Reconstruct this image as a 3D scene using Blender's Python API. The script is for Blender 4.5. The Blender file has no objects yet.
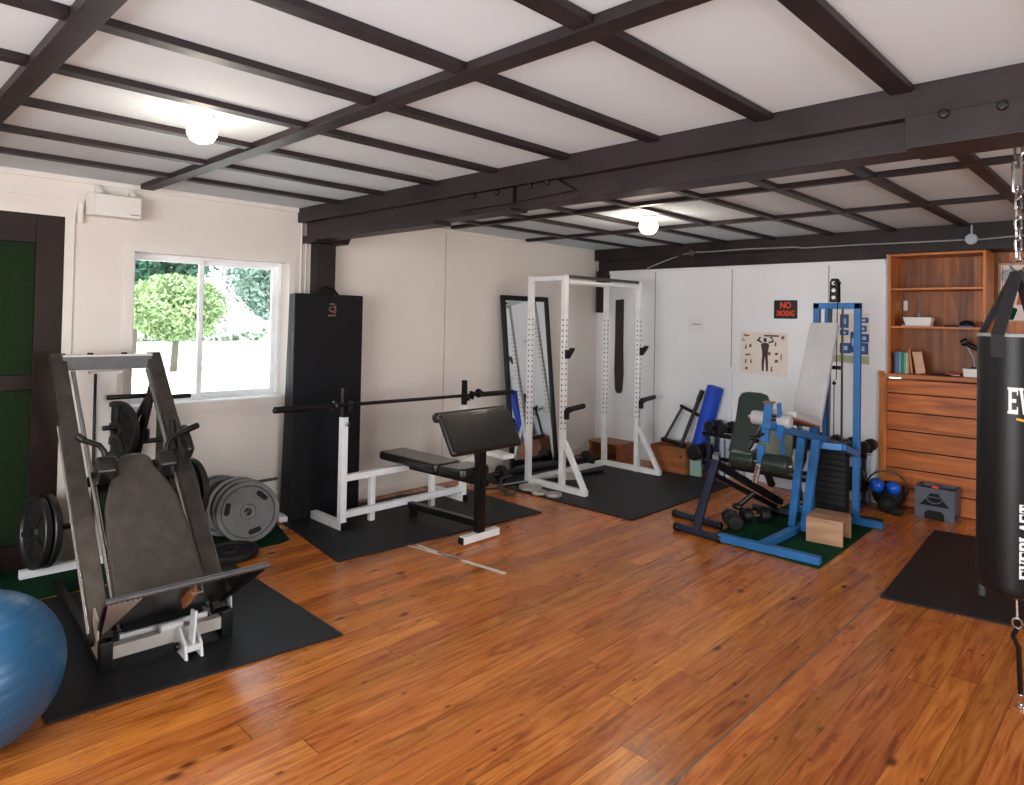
import bpy, bmesh, math, random
from mathutils import Vector, Matrix, Quaternion
random.seed(7)
C = bpy.context.scene.collection
V = Vector
PI = math.pi
R = math.radians

# ------------------------------------------------------------------ materials
def lin(c):
    c = c / 255.0
    return c / 12.92 if c <= 0.04045 else ((c + 0.055) / 1.055) ** 2.4
def col(r, g, b): return (lin(r), lin(g), lin(b), 1)
def nt(m): return m.node_tree.nodes, m.node_tree.links
def mat(name, c, rough=0.5, metal=0.0, var=0.12, scale=6.0, bump=0.0, bscale=80.0, coat=0.0, spec=0.5, stretch=None):
    m = bpy.data.materials.new(name); m.use_nodes = True
    N, L = nt(m); b = N['Principled BSDF']
    b.inputs['Roughness'].default_value = rough; b.inputs['Metallic'].default_value = metal
    b.inputs['Coat Weight'].default_value = coat; b.inputs['Specular IOR Level'].default_value = spec
    tc = N.new('ShaderNodeTexCoord'); mp = N.new('ShaderNodeMapping'); L.new(tc.outputs['Object'], mp.inputs[0])
    if stretch: mp.inputs['Scale'].default_value = stretch
    n = N.new('ShaderNodeTexNoise'); n.inputs['Scale'].default_value = scale; n.inputs['Detail'].default_value = 5
    L.new(mp.outputs[0], n.inputs['Vector'])
    r = N.new('ShaderNodeValToRGB'); cc = col(*c)
    r.color_ramp.elements[0].position = 0.3; r.color_ramp.elements[1].position = 0.72
    r.color_ramp.elements[0].color = tuple(max(0, x * (1 - var)) for x in cc[:3]) + (1,)
    r.color_ramp.elements[1].color = tuple(min(1, x * (1 + var)) for x in cc[:3]) + (1,)
    L.new(n.outputs['Fac'], r.inputs[0]); L.new(r.outputs[0], b.inputs['Base Color'])
    if bump:
        n2 = N.new('ShaderNodeTexNoise'); n2.inputs['Scale'].default_value = bscale; n2.inputs['Detail'].default_value = 3
        L.new(mp.outputs[0], n2.inputs['Vector'])
        bp = N.new('ShaderNodeBump'); bp.inputs['Strength'].default_value = bump; bp.inputs['Distance'].default_value = 0.003
        L.new(n2.outputs['Fac'], bp.inputs['Height']); L.new(bp.outputs[0], b.inputs['Normal'])
    return m
def math_n(N, L, op, a, b=None):
    n = N.new('ShaderNodeMath'); n.operation = op
    for i, x in enumerate((a, b)):
        if x is None: continue
        if isinstance(x, (int, float)): n.inputs[i].default_value = x
        else: L.new(x, n.inputs[i])
    return n.outputs[0]

def floor_mat():
    m = bpy.data.materials.new('pine_floorboards'); m.use_nodes = True
    N, L = nt(m); b = N['Principled BSDF']
    g = N.new('ShaderNodeNewGeometry'); s = N.new('ShaderNodeSeparateXYZ'); L.new(g.outputs['Position'], s.inputs[0])
    X, Y = s.outputs[0], s.outputs[1]
    w = 0.128
    u = math_n(N, L, 'DIVIDE', math_n(N, L, 'ADD', X, 1.275 + 10 * w), w)
    row = math_n(N, L, 'FLOOR', u); fu = math_n(N, L, 'FRACT', u)
    wn = N.new('ShaderNodeTexWhiteNoise'); wn.noise_dimensions = '1D'; L.new(row, wn.inputs['W'])
    v = math_n(N, L, 'DIVIDE', math_n(N, L, 'ADD', Y, math_n(N, L, 'MULTIPLY', wn.outputs['Value'], 9.0)), 2.7)
    pl = math_n(N, L, 'FLOOR', v); fv = math_n(N, L, 'FRACT', v)
    cm = N.new('ShaderNodeCombineXYZ'); L.new(row, cm.inputs[0]); L.new(pl, cm.inputs[1])
    wn2 = N.new('ShaderNodeTexWhiteNoise'); wn2.noise_dimensions = '2D'; L.new(cm.outputs[0], wn2.inputs['Vector'])
    # grain coordinates: per-plank offset, stretched along Y
    cg = N.new('ShaderNodeCombineXYZ')
    L.new(math_n(N, L, 'MULTIPLY', X, 27.0), cg.inputs[0]); L.new(math_n(N, L, 'MULTIPLY', Y, 2.1), cg.inputs[1])
    L.new(math_n(N, L, 'MULTIPLY', wn2.outputs['Value'], 60.0), cg.inputs[2])
    gn = N.new('ShaderNodeTexNoise'); gn.inputs['Scale'].default_value = 1.0; gn.inputs['Detail'].default_value = 7; gn.inputs['Distortion'].default_value = 1.6
    L.new(cg.outputs[0], gn.inputs['Vector'])
    r = N.new('ShaderNodeValToRGB'); e = r.color_ramp.elements
    e[0].position = 0.28; e[0].color = col(150, 78, 30); e[1].position = 0.74; e[1].color = col(224, 144, 70)
    k = e.new(0.5); k.color = col(202, 120, 50)
    L.new(gn.outputs['Fac'], r.inputs[0])
    hsv = N.new('ShaderNodeHueSaturation'); L.new(r.outputs[0], hsv.inputs['Color'])
    mr = N.new('ShaderNodeMapRange'); hsv.inputs['Saturation'].default_value = 1.0; mr.inputs[3].default_value = 0.64; mr.inputs[4].default_value = 1.04
    L.new(wn2.outputs['Value'], mr.inputs[0]); L.new(mr.outputs[0], hsv.inputs['Value'])
    mh = N.new('ShaderNodeMapRange'); mh.inputs[3].default_value = 0.490; mh.inputs[4].default_value = 0.504
    L.new(wn2.outputs['Color'], mh.inputs[0]); L.new(mh.outputs[0], hsv.inputs['Hue'])
    # knots
    ck = N.new('ShaderNodeCombineXYZ')
    L.new(math_n(N, L, 'MULTIPLY', X, 4.2), ck.inputs[0]); L.new(math_n(N, L, 'MULTIPLY', Y, 2.0), ck.inputs[1])
    vo = N.new('ShaderNodeTexVoronoi'); vo.inputs['Scale'].default_value = 1.35; L.new(ck.outputs[0], vo.inputs['Vector'])
    kr = N.new('ShaderNodeValToRGB'); kr.color_ramp.elements[0].position = 0.045; kr.color_ramp.elements[0].color = (0.22, 0.16, 0.12, 1)
    kr.color_ramp.elements[1].position = 0.13; kr.color_ramp.elements[1].color = (1, 1, 1, 1)
    L.new(vo.outputs['Distance'], kr.inputs[0])
    ck2 = N.new('ShaderNodeCombineXYZ')
    L.new(math_n(N, L, 'MULTIPLY', X, 11.0), ck2.inputs[0]); L.new(math_n(N, L, 'MULTIPLY', Y, 5.0), ck2.inputs[1])
    vo2 = N.new('ShaderNodeTexVoronoi'); vo2.inputs['Scale'].default_value = 1.0; L.new(ck2.outputs[0], vo2.inputs['Vector'])
    kr2 = N.new('ShaderNodeValToRGB'); kr2.color_ramp.elements[0].position = 0.05; kr2.color_ramp.elements[0].color = (0.38, 0.28, 0.22, 1)
    kr2.color_ramp.elements[1].position = 0.12; kr2.color_ramp.elements[1].color = (1, 1, 1, 1)
    L.new(vo2.outputs['Distance'], kr2.inputs[0])
    mk = N.new('ShaderNodeMix'); mk.data_type = 'RGBA'; mk.blend_type = 'MULTIPLY'; mk.inputs[0].default_value = 1
    L.new(hsv.outputs[0], mk.inputs[6]); L.new(kr2.outputs[0], mk.inputs[7])
    mx = N.new('ShaderNodeMix'); mx.data_type = 'RGBA'; mx.blend_type = 'MULTIPLY'; mx.inputs[0].default_value = 1
    L.new(mk.outputs[2], mx.inputs[6]); L.new(kr.outputs[0], mx.inputs[7])
    # seams
    e1 = math_n(N, L, 'LESS_THAN', fu, 0.022); e2 = math_n(N, L, 'LESS_THAN', fv, 0.0016)
    seam = math_n(N, L, 'MAXIMUM', e1, e2)
    mx2 = N.new('ShaderNodeMix'); mx2.data_type = 'RGBA'; mx2.inputs[7].default_value = col(70, 36, 16)
    L.new(math_n(N, L, 'MULTIPLY', seam, 0.75), mx2.inputs[0]); L.new(mx.outputs[2], mx2.inputs[6])
    # the one wide grey gap
    gp = math_n(N, L, 'LESS_THAN', math_n(N, L, 'ABSOLUTE', math_n(N, L, 'ADD', X, 1.275)), 0.0045)
    mx3 = N.new('ShaderNodeMix'); mx3.data_type = 'RGBA'; mx3.inputs[7].default_value = col(112, 92, 78)
    L.new(gp, mx3.inputs[0]); L.new(mx2.outputs[2], mx3.inputs[6])
    L.new(mx3.outputs[2], b.inputs['Base Color'])
    rn = N.new('ShaderNodeTexNoise'); rn.inputs['Scale'].default_value = 2.2; rn.inputs['Detail'].default_value = 4; L.new(g.outputs['Position'], rn.inputs['Vector'])
    rr = N.new('ShaderNodeMapRange'); rr.inputs[3].default_value = 0.16; rr.inputs[4].default_value = 0.36
    L.new(rn.outputs['Fac'], rr.inputs[0]); L.new(rr.outputs[0], b.inputs['Roughness'])
    b.inputs['Specular IOR Level'].default_value = 0.42
    bn = N.new('ShaderNodeTexNoise'); bn.inputs['Scale'].default_value = 28; bn.inputs['Detail'].default_value = 3; L.new(g.outputs['Position'], bn.inputs['Vector'])
    h = math_n(N, L, 'SUBTRACT', math_n(N, L, 'ADD', math_n(N, L, 'MULTIPLY', gn.outputs['Fac'], 0.3), math_n(N, L, 'MULTIPLY', bn.outputs['Fac'], 0.5)), math_n(N, L, 'MULTIPLY', seam, 0.8))
    bp = N.new('ShaderNodeBump'); bp.inputs['Strength'].default_value = 0.6; bp.inputs['Distance'].default_value = 0.004
    L.new(h, bp.inputs['Height']); L.new(bp.outputs[0], b.inputs['Normal'])
    return m

def wood(name, dark, light, axis=0, scale=1.0, rough=0.45, sep=None):
    """Grain along object axis; sep=(axis, width) varies tone board by board."""
    m = bpy.data.materials.new(name); m.use_nodes = True
    N, L = nt(m); b = N['Principled BSDF']; b.inputs['Roughness'].default_value = rough
    tc = N.new('ShaderNodeTexCoord'); mp = N.new('ShaderNodeMapping'); L.new(tc.outputs['Object'], mp.inputs[0])
    sc = [14 * scale] * 3; sc[axis] = 1.5 * scale; mp.inputs['Scale'].default_value = sc
    gn = N.new('ShaderNodeTexNoise'); gn.inputs['Scale'].default_value = 1; gn.inputs['Detail'].default_value = 6; gn.inputs['Distortion'].default_value = 1.0
    L.new(mp.outputs[0], gn.inputs['Vector'])
    r = N.new('ShaderNodeValToRGB'); e = r.color_ramp.elements
    e[0].position = 0.3; e[0].color = col(*dark); e[1].position = 0.72; e[1].color = col(*light)
    L.new(gn.outputs['Fac'], r.inputs[0])
    vo = N.new('ShaderNodeTexVoronoi'); vo.inputs['Scale'].default_value = 0.38; L.new(mp.outputs[0], vo.inputs['Vector'])
    kr = N.new('ShaderNodeValToRGB'); kr.color_ramp.elements[0].position = 0.06; kr.color_ramp.elements[0].color = (0.25, 0.18, 0.14, 1)
    kr.color_ramp.elements[1].position = 0.16; kr.color_ramp.elements[1].color = (1, 1, 1, 1); L.new(vo.outputs['Distance'], kr.inputs[0])
    mx = N.new('ShaderNodeMix'); mx.data_type = 'RGBA'; mx.blend_type = 'MULTIPLY'; mx.inputs[0].default_value = 1
    L.new(r.outputs[0], mx.inputs[6]); L.new(kr.outputs[0], mx.inputs[7])
    out = mx.outputs[2]
    if sep:
        s = N.new('ShaderNodeSeparateXYZ'); L.new(tc.outputs['Object'], s.inputs[0])
        k = math_n(N, L, 'FLOOR', math_n(N, L, 'DIVIDE', s.outputs[sep[0]], sep[1]))
        wn = N.new('ShaderNodeTexWhiteNoise'); wn.noise_dimensions = '1D'; L.new(k, wn.inputs['W'])
        mr = N.new('ShaderNodeMapRange'); mr.inputs[3].default_value = 0.55; mr.inputs[4].default_value = 1.25; L.new(wn.outputs['Value'], mr.inputs[0])
        hs = N.new('ShaderNodeHueSaturation'); L.new(mr.outputs[0], hs.inputs['Value']); L.new(out, hs.inputs['Color']); out = hs.outputs[0]
    L.new(out, b.inputs['Base Color'])
    bp = N.new('ShaderNodeBump'); bp.inputs['Strength'].default_value = 0.25; bp.inputs['Distance'].default_value = 0.003
    L.new(gn.outputs['Fac'], bp.inputs['Height']); L.new(bp.outputs[0], b.inputs['Normal'])
    return m

def emis(name, c, s):
    m = bpy.data.materials.new(name); m.use_nodes = True
    N, L = nt(m); b = N['Principled BSDF']
    b.inputs['Base Color'].default_value = col(*c); b.inputs['Emission Color'].default_value = col(*c); b.inputs['Emission Strength'].default_value = s
    tc = N.new('ShaderNodeTexCoord'); n = N.new('ShaderNodeTexNoise'); n.inputs['Scale'].default_value = 3; L.new(tc.outputs['Object'], n.inputs['Vector'])
    mr = N.new('ShaderNodeMapRange'); mr.inputs[3].default_value = 0.3; mr.inputs[4].default_value = 0.4; L.new(n.outputs['Fac'], mr.inputs[0]); L.new(mr.outputs[0], b.inputs['Roughness'])
    return m
def glass_mat():
    m = bpy.data.materials.new('window_glass'); m.use_nodes = True
    N, L = nt(m); N.remove(N['Principled BSDF']); o = N['Material Output']
    t = N.new('ShaderNodeBsdfTransparent'); g = N.new('ShaderNodeBsdfGlossy'); g.inputs['Roughness'].default_value = 0.02
    f = N.new('ShaderNodeFresnel'); f.inputs[0].default_value = 1.45
    tc = N.new('ShaderNodeTexCoord'); n = N.new('ShaderNodeTexNoise'); n.inputs['Scale'].default_value = 1.5; L.new(tc.outputs['Object'], n.inputs['Vector'])
    r = N.new('ShaderNodeValToRGB'); r.color_ramp.elements[0].color = (0.93, 0.96, 0.95, 1); r.color_ramp.elements[1].color = (0.97, 0.99, 0.98, 1)
    L.new(n.outputs['Fac'], r.inputs[0]); L.new(r.outputs[0], t.inputs[0])
    mx = N.new('ShaderNodeMixShader'); L.new(f.outputs[0], mx.inputs[0]); L.new(t.outputs[0], mx.inputs[1]); L.new(g.outputs[0], mx.inputs[2]); L.new(mx.outputs[0], o.inputs[0])
    return m

M = dict(
    floor=floor_mat(),
    wall_l=mat('cream_wall_paint', (222, 214, 206), 0.6, var=0.05, scale=1.2, bump=0.05, bscale=120),
    wall_b=mat('white_wall_panel_paint', (230, 232, 235), 0.5, var=0.04, scale=1.5, bump=0.04, bscale=90),
    trim=mat('white_trim_paint', (222, 216, 208), 0.45, var=0.04),
    upvc=mat('white_window_plastic', (244, 246, 248), 0.35, var=0.03),
    ceil=mat('white_ceiling_board', (200, 213, 220), 0.8, var=0.03, scale=2.0, bump=0.06, bscale=160),
    beam=mat('dark_stained_beam', (38, 29, 31), 0.48, var=0.4, scale=3.0, bump=0.35, bscale=30, spec=0.3),
    doorw=mat('dark_brown_door_wood', (34, 21, 18), 0.55, var=0.25, scale=5, bump=0.2, bscale=40, spec=0.3),
    doorg=mat('dark_green_door_panel', (30, 46, 26), 0.9, var=0.15, scale=30, bump=0.1, bscale=200, spec=0.1),
    carpet=mat('dark_green_carpet', (14, 50, 32), 0.95, var=0.3, scale=60, bump=0.8, bscale=400, spec=0.1),
    gmat=mat('green_turf_mat', (18, 64, 40), 0.95, var=0.3, scale=40, bump=0.8, bscale=400, spec=0.1),
    rubber=mat('black_rubber_mat', (27, 28, 31), 0.6, var=0.22, scale=5, bump=0.4, bscale=350, spec=0.3),
    black=mat('black_painted_steel', (15, 15, 16), 0.35, 0.2, var=0.25, scale=12),
    graphite=mat('worn_grey_black_steel', (84, 78, 73), 0.34, 0.6, var=0.35, scale=9, bump=0.1, bscale=60),
    gunmetal=mat('dark_grey_steel', (78, 77, 78), 0.4, 0.3, var=0.2, scale=8),
    white=mat('white_painted_steel', (232, 232, 232), 0.38, var=0.08, scale=10),
    cream=mat('cream_painted_steel', (205, 200, 193), 0.4, var=0.08, scale=7),
    vinyl=mat('black_vinyl_upholstery', (24, 22, 21), 0.3, var=0.2, scale=14, bump=0.35, bscale=220, coat=0.4),
    vinylw=mat('worn_black_vinyl_upholstery', (66, 60, 54), 0.34, var=0.25, scale=16, bump=0.5, bscale=160, coat=0.15),
    plate=mat('grey_painted_iron', (104, 104, 104), 0.42, 0.35, var=0.12, scale=14, bump=0.3, bscale=200),
    plated=mat('dark_grey_iron', (52, 51, 51), 0.38, 0.5, var=0.2, scale=14, bump=0.3, bscale=200),
    iron=mat('black_cast_iron', (20, 20, 21), 0.5, 0.3, var=0.25, scale=20, bump=0.4, bscale=200),
    chrome=mat('chrome_steel', (190, 190, 190), 0.2, 0.95, var=0.1, scale=20),
    blue=mat('blue_painted_steel', (40, 108, 170), 0.38, 0.1, var=0.18, scale=9, bump=0.1, bscale=60),
    navy=mat('navy_painted_steel', (34, 42, 64), 0.38, 0.25, var=0.2, scale=9),
    gvinyl=mat('dark_green_vinyl', (22, 42, 35), 0.35, var=0.18, scale=14, bump=0.3, bscale=200, coat=0.1),
    sage=mat('pale_sage_vinyl', (122, 130, 118), 0.5, var=0.08, scale=10),
    wvinyl=mat('pale_grey_vinyl', (184, 184, 186), 0.42, var=0.05, scale=10, bump=0.1, bscale=150),
    pine=wood('orange_pine_shelving', (160, 86, 34), (216, 132, 62), 0, 1.2),
    pinev=wood('orange_pine_upright_board', (160, 86, 34), (216, 132, 62), 2, 1.2),
    planks=wood('horizontal_cedar_boards', (140, 68, 22), (208, 116, 44), 0, 1.0, sep=None),
    backing=wood('dark_vertical_cedar_boards', (124, 62, 24), (204, 120, 54), 2, 1.0, sep=(0, 0.118)),
    boxw=wood('brown_wooden_box_boards', (112, 62, 32), (168, 100, 54), 0, 1.3),
    ply=wood('pale_plywood', (158, 116, 84), (196, 154, 120), 0, 0.8),
    dbrown=mat('dark_brown_leather', (52, 40, 36), 0.55, var=0.2, scale=10),
    foam=mat('blue_foam', (20, 72, 196), 0.6, var=0.1, scale=8),
    ball=mat('blue_rubber_ball', (38, 92, 132), 0.36, var=0.1, scale=5),
    balls=mat('bright_blue_vinyl', (16, 84, 196), 0.25, var=0.1, scale=8),
    matv=mat('black_folding_mat_vinyl', (11, 13, 18), 0.55, var=0.2, scale=4, bump=0.15, bscale=60, spec=0.25),
    bagv=mat('black_punching_bag_vinyl', (12, 13, 17), 0.4, var=0.2, scale=7, bump=0.2, bscale=60, spec=0.35),
    web=mat('charcoal_nylon_webbing', (44, 43, 46), 0.7, var=0.15, scale=60, bump=0.4, bscale=400),
    paint=mat('white_lettering_paint', (225, 225, 225), 0.5, var=0.03),
    yellow=mat('yellow_lettering_paint', (214, 158, 36), 0.5, var=0.05),
    red=mat('red_orange_lettering_paint', (232, 66, 34), 0.5, var=0.05),
    signb=mat('black_sign_plastic', (16, 15, 17), 0.35, var=0.1),
    crate=mat('dark_grey_crate_plastic', (82, 88, 100), 0.5, var=0.12, scale=10),
    hole=mat('black_recess', (8, 8, 9), 0.8, var=0.2),
    paper=mat('ivory_poster_paper', (228, 218, 208), 0.6, var=0.03, scale=4),
    paperw=mat('white_paper', (226, 226, 226), 0.6, var=0.03, scale=4),
    ink=mat('dark_brown_ink', (62, 48, 46), 0.6, var=0.3, scale=60),
    rust=mat('reddish_brown_ink', (138, 84, 66), 0.6, var=0.3, scale=60),
    bluei=mat('blue_photo_ink', (34, 78, 142), 0.5, var=0.3, scale=40),
    cyani=mat('light_blue_photo_ink', (176, 196, 214), 0.5, var=0.3, scale=40),
    olive=mat('pale_olive_ink', (164, 172, 138), 0.6, var=0.12, scale=60),
    orange=mat('orange_plastic', (190, 74, 32), 0.5, var=0.12),
    green=mat('mint_green_plastic', (148, 180, 166), 0.45, var=0.06),
    plastic=mat('white_appliance_plastic', (226, 222, 216), 0.4, var=0.03),
    cloudy=mat('white_blue_storage_bin', (186, 192, 206), 0.45, var=0.22, scale=5),
    tape=mat('white_floor_tape', (214, 206, 196), 0.6, var=0.08, scale=20),
    wire=mat('grey_cable', (150, 150, 150), 0.5, var=0.1),
    disc=mat('pale_grey_plastic', (160, 172, 182), 0.5, var=0.05),
    frosted=mat('pale_frame', (170, 164, 155), 0.5, var=0.06),
    lampm=emis('glowing_globe_glass', (255, 242, 222), 9.0),
    glass=glass_mat(),
    bark=mat('tree_bark', (92, 84, 74), 0.8, var=0.3, scale=20),
    leafa=mat('bright_green_leaf', (142, 166, 116), 0.6, var=0.45, scale=1.4),
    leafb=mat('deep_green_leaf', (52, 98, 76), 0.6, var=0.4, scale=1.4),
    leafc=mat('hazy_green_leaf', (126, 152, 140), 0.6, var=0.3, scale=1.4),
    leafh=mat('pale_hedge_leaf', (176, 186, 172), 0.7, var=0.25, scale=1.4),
    ground=mat('sunlit_pale_ground', (238, 236, 230), 0.9, var=0.05, scale=0.5),
)
def mirror_mat():
    m = mat('mirror_silvering', (225, 228, 230), 0.015, 1.0, var=0.01)
    return m
M['mirror'] = mirror_mat()
def holes_mat():
    m = M['white'].copy(); m.name = 'white_steel_with_peg_holes'; N, L = nt(m); b = N['Principled BSDF']
    tc = N.new('ShaderNodeTexCoord'); s = N.new('ShaderNodeSeparateXYZ'); L.new(tc.outputs['Object'], s.inputs[0])
    t = math_n(N, L, 'MINIMUM', math_n(N, L, 'ABSOLUTE', s.outputs[0]), math_n(N, L, 'ABSOLUTE', s.outputs[1]))
    z = math_n(N, L, 'MULTIPLY', math_n(N, L, 'SUBTRACT', math_n(N, L, 'FRACT', math_n(N, L, 'DIVIDE', s.outputs[2], 0.052)), 0.5), 0.052)
    d2 = math_n(N, L, 'ADD', math_n(N, L, 'MULTIPLY', t, t), math_n(N, L, 'MULTIPLY', z, z))
    h = math_n(N, L, 'MULTIPLY', math_n(N, L, 'LESS_THAN', d2, 0.0085 ** 2), math_n(N, L, 'MULTIPLY', math_n(N, L, 'GREATER_THAN', s.outputs[2], 0.56), math_n(N, L, 'LESS_THAN', s.outputs[2], 1.66)))
    old = b.inputs['Base Color'].links[0].from_socket
    mx = N.new('ShaderNodeMix'); mx.data_type = 'RGBA'; mx.inputs[7].default_value = col(30, 28, 28)
    L.new(h, mx.inputs[0]); L.new(old, mx.inputs[6]); L.new(mx.outputs[2], b.inputs['Base Color'])
    return m
M['whiteh'] = holes_mat()

# ------------------------------------------------------------------ mesh builder
def align(d, up=(0, 0, 1)):
    z = V(d).normalized(); u = V(up)
    if abs(z.dot(u.normalized())) > 0.995: u = V((1, 0, 0))
    x = u.cross(z).normalized(); y = z.cross(x)
    return Matrix((x, y, z)).transposed().to_4x4()
class MB:
    def __init__(s): s.bm = bmesh.new()
    def _add(s, bm, mt):
        bm.transform(mt); me = bpy.data.meshes.new('t'); bm.to_mesh(me); s.bm.from_mesh(me); bpy.data.meshes.remove(me); bm.free(); return s
    def box(s, c, d, rot=None, bev=0.0, seg=2):
        b = bmesh.new(); bmesh.ops.create_cube(b, size=1); bmesh.ops.scale(b, vec=V(d), verts=b.verts)
        if bev: bmesh.ops.bevel(b, geom=b.edges[:], offset=bev, segments=seg, profile=0.5, affect='EDGES')
        return s._add(b, Matrix.Translation(V(c)) @ (rot.to_4x4() if rot else Matrix()))
    def bb(s, a, b_, bev=0.0):   # from min corner to max corner
        a = V(a); b_ = V(b_); return s.box((a + b_) / 2, [abs(x) for x in (b_ - a)], bev=bev)
    def bar(s, p, q, w, h=None, up=(0, 0, 1), bev=0.004):
        p = V(p); q = V(q); h = h or w
        b = bmesh.new(); bmesh.ops.create_cube(b, size=1); bmesh.ops.scale(b, vec=V((w, h, (q - p).length)), verts=b.verts)
        if bev: bmesh.ops.bevel(b, geom=b.edges[:], offset=min(bev, w / 3, h / 3), segments=2, profile=0.5, affect='EDGES')
        return s._add(b, Matrix.Translation((p + q) / 2) @ align(q - p, up))
    def cyl(s, p, q, r, r2=None, n=20):
        p = V(p); q = V(q); b = bmesh.new()
        bmesh.ops.create_cone(b, cap_ends=True, segments=n, radius1=r, radius2=r if r2 is None else r2, depth=(q - p).length)
        return s._add(b, Matrix.Translation((p + q) / 2) @ align(q - p))
    def rod(s, p, q, r, rnd=None, n=20):  # cylinder with rounded ends
        p = V(p); q = V(q); L = (q - p).length; k = rnd if rnd is not None else r * 0.35
        prof = [(0, 0)] + [(r - k + k * math.sin(a * PI / 8), k - k * math.cos(a * PI / 8)) for a in range(5)]
        prof += [(r - k + k * math.cos(a * PI / 8), L - k + k * math.sin(a * PI / 8)) for a in range(5)] + [(0, L)]
        return s.lathe(prof, Matrix.Translation(p) @ align(q - p), n)
    def lathe(s, prof, mt=Matrix(), n=32):
        b = bmesh.new(); rings = []
        for r, z in prof:
            if r < 1e-6: rings.append([b.verts.new((0, 0, z))])
            else: rings.append([b.verts.new((r * math.cos(2 * PI * i / n), r * math.sin(2 * PI * i / n), z)) for i in range(n)])
        for A, B in zip(rings, rings[1:]):
            for i in range(n):
                j = (i + 1) % n
                if len(A) == 1 and len(B) == 1: continue
                if len(A) == 1: b.faces.new((A[0], B[j], B[i]))
                elif len(B) == 1: b.faces.new((A[i], A[j], B[0]))
                else: b.faces.new((A[i], A[j], B[j], B[i]))
        bmesh.ops.recalc_face_normals(b, faces=b.faces); return s._add(b, mt)
    def tube(s, pts, r, n=10, closed=False):
        pts = [V(p) for p in pts]; b = bmesh.new(); rings = []; N = len(pts)
        up = None
        for i, p in enumerate(pts):
            a = pts[(i - 1) % N] if (closed or i > 0) else p; c = pts[(i + 1) % N] if (closed or i < N - 1) else p
            t = (c - a).normalized()
            if up is None:
                up = V((0, 0, 1)) if abs(t.z) < 0.9 else V((1, 0, 0))
            x = up.cross(t)
            if x.length < 1e-4: x = V((1, 0, 0)).cross(t)
            x.normalize(); y = t.cross(x); up = y
            rings.append([b.verts.new(p + r * (x * math.cos(2 * PI * k / n) + y * math.sin(2 * PI * k / n))) for k in range(n)])
        for i in range(N if closed else N - 1):
            A, B = rings[i], rings[(i + 1) % N]
            for k in range(n): b.faces.new((A[k], A[(k + 1) % n], B[(k + 1) % n], B[k]))
        if not closed: b.faces.new(rings[0][::-1]); b.faces.new(rings[-1])
        bmesh.ops.recalc_face_normals(b, faces=b.faces); return s._add(b, Matrix())
    def prism(s, poly, depth, mt=Matrix(), bev=0.0, seg=3):  # polygon in XY, extruded +z
        b = bmesh.new(); f = b.faces.new([b.verts.new((x, y, 0)) for x, y in poly])
        r = bmesh.ops.extrude_face_region(b, geom=[f]); vs = [v for v in r['geom'] if isinstance(v, bmesh.types.BMVert)]
        bmesh.ops.translate(b, vec=(0, 0, depth), verts=vs); bmesh.ops.recalc_face_normals(b, faces=b.faces)
        if bev:
            es = [e for e in b.edges if abs(e.verts[0].co.z - e.verts[1].co.z) < 1e-6]
            bmesh.ops.bevel(b, geom=es, offset=bev, segments=seg, profile=0.5, affect='EDGES')
        return s._add(b, mt)
    def quad(s, a, b_, c, d):
        s.bm.faces.new([s.bm.verts.new(V(x)) for x in (a, b_, c, d)]); return s
    def sphere(s, c, r, sc=(1, 1, 1), n=24, mt=None):
        b = bmesh.new(); bmesh.ops.create_uvsphere(b, u_segments=n, v_segments=n // 2, radius=r); bmesh.ops.scale(b, vec=V(sc), verts=b.verts)
        return s._add(b, Matrix.Translation(V(c)) @ (mt or Matrix()))
    def build(s, name, m, parent=None, world=True, ang=35, base=False):
        if parent is not None:
            if world: s.bm.transform(parent['_m'].inverted() if isinstance(parent, dict) else ROOT[parent.name].inverted())
            mt = Matrix()
        else:
            xs = [v.co for v in s.bm.verts]
            c = V(((min(v.x for v in xs) + max(v.x for v in xs)) / 2, (min(v.y for v in xs) + max(v.y for v in xs)) / 2, min(v.z for v in xs)))
            s.bm.transform(Matrix.Translation(-c)); mt = Matrix.Translation(c)
        me = bpy.data.meshes.new(name); s.bm.to_mesh(me); s.bm.free()
        me.materials.append(m)
        for p in me.polygons: p.use_smooth = True
        me.set_sharp_from_angle(angle=R(ang))
        o = bpy.data.objects.new(name, me); C.objects.link(o)
        if len(me.polygons) < 6000:
            wm = o.modifiers.new('weighted_normal', 'WEIGHTED_NORMAL'); wm.keep_sharp = True; wm.weight = 100
        if parent is not None: o.parent = parent
        else: o.location = mt.translation
        ROOT[o.name] = (ROOT[parent.name] if parent is not None else mt).copy()
        return o
ROOT = {}
def thing(name, label, cat, loc=(0, 0, 0), rz=0, group=None):
    o = bpy.data.objects.new(name, None); C.objects.link(o); o.empty_display_size = 0.1
    o.location = loc; o.rotation_euler = (0, 0, R(rz))
    ROOT[o.name] = Matrix.Translation(V(loc)) @ Matrix.Rotation(R(rz), 4, 'Z')
    o['label'] = label; o['category'] = cat
    if group: o['group'] = group
    return o
def tag(o, label, cat, group=None, kind=None):
    o['label'] = label; o['category'] = cat
    if group: o['group'] = group
    if kind: o['kind'] = kind
    return o
def struct(name, mb, m, parent=None):
    o = mb.build(name, m, parent)
    if parent is None: o['kind'] = 'structure'
    return o
def dup(root, loc, rz=None, label=None, rot=None):
    r = root.copy(); C.objects.link(r); r.location = loc
    if rz is not None: r.rotation_euler = (0, 0, R(rz))
    if rot is not None: r.rotation_euler = rot
    if label: r['label'] = label
    for ch in list(root.children):
        c = ch.copy(); C.objects.link(c); c.parent = r
        for g in ch.children:
            d = g.copy(); C.objects.link(d); d.parent = c
    return r
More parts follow.
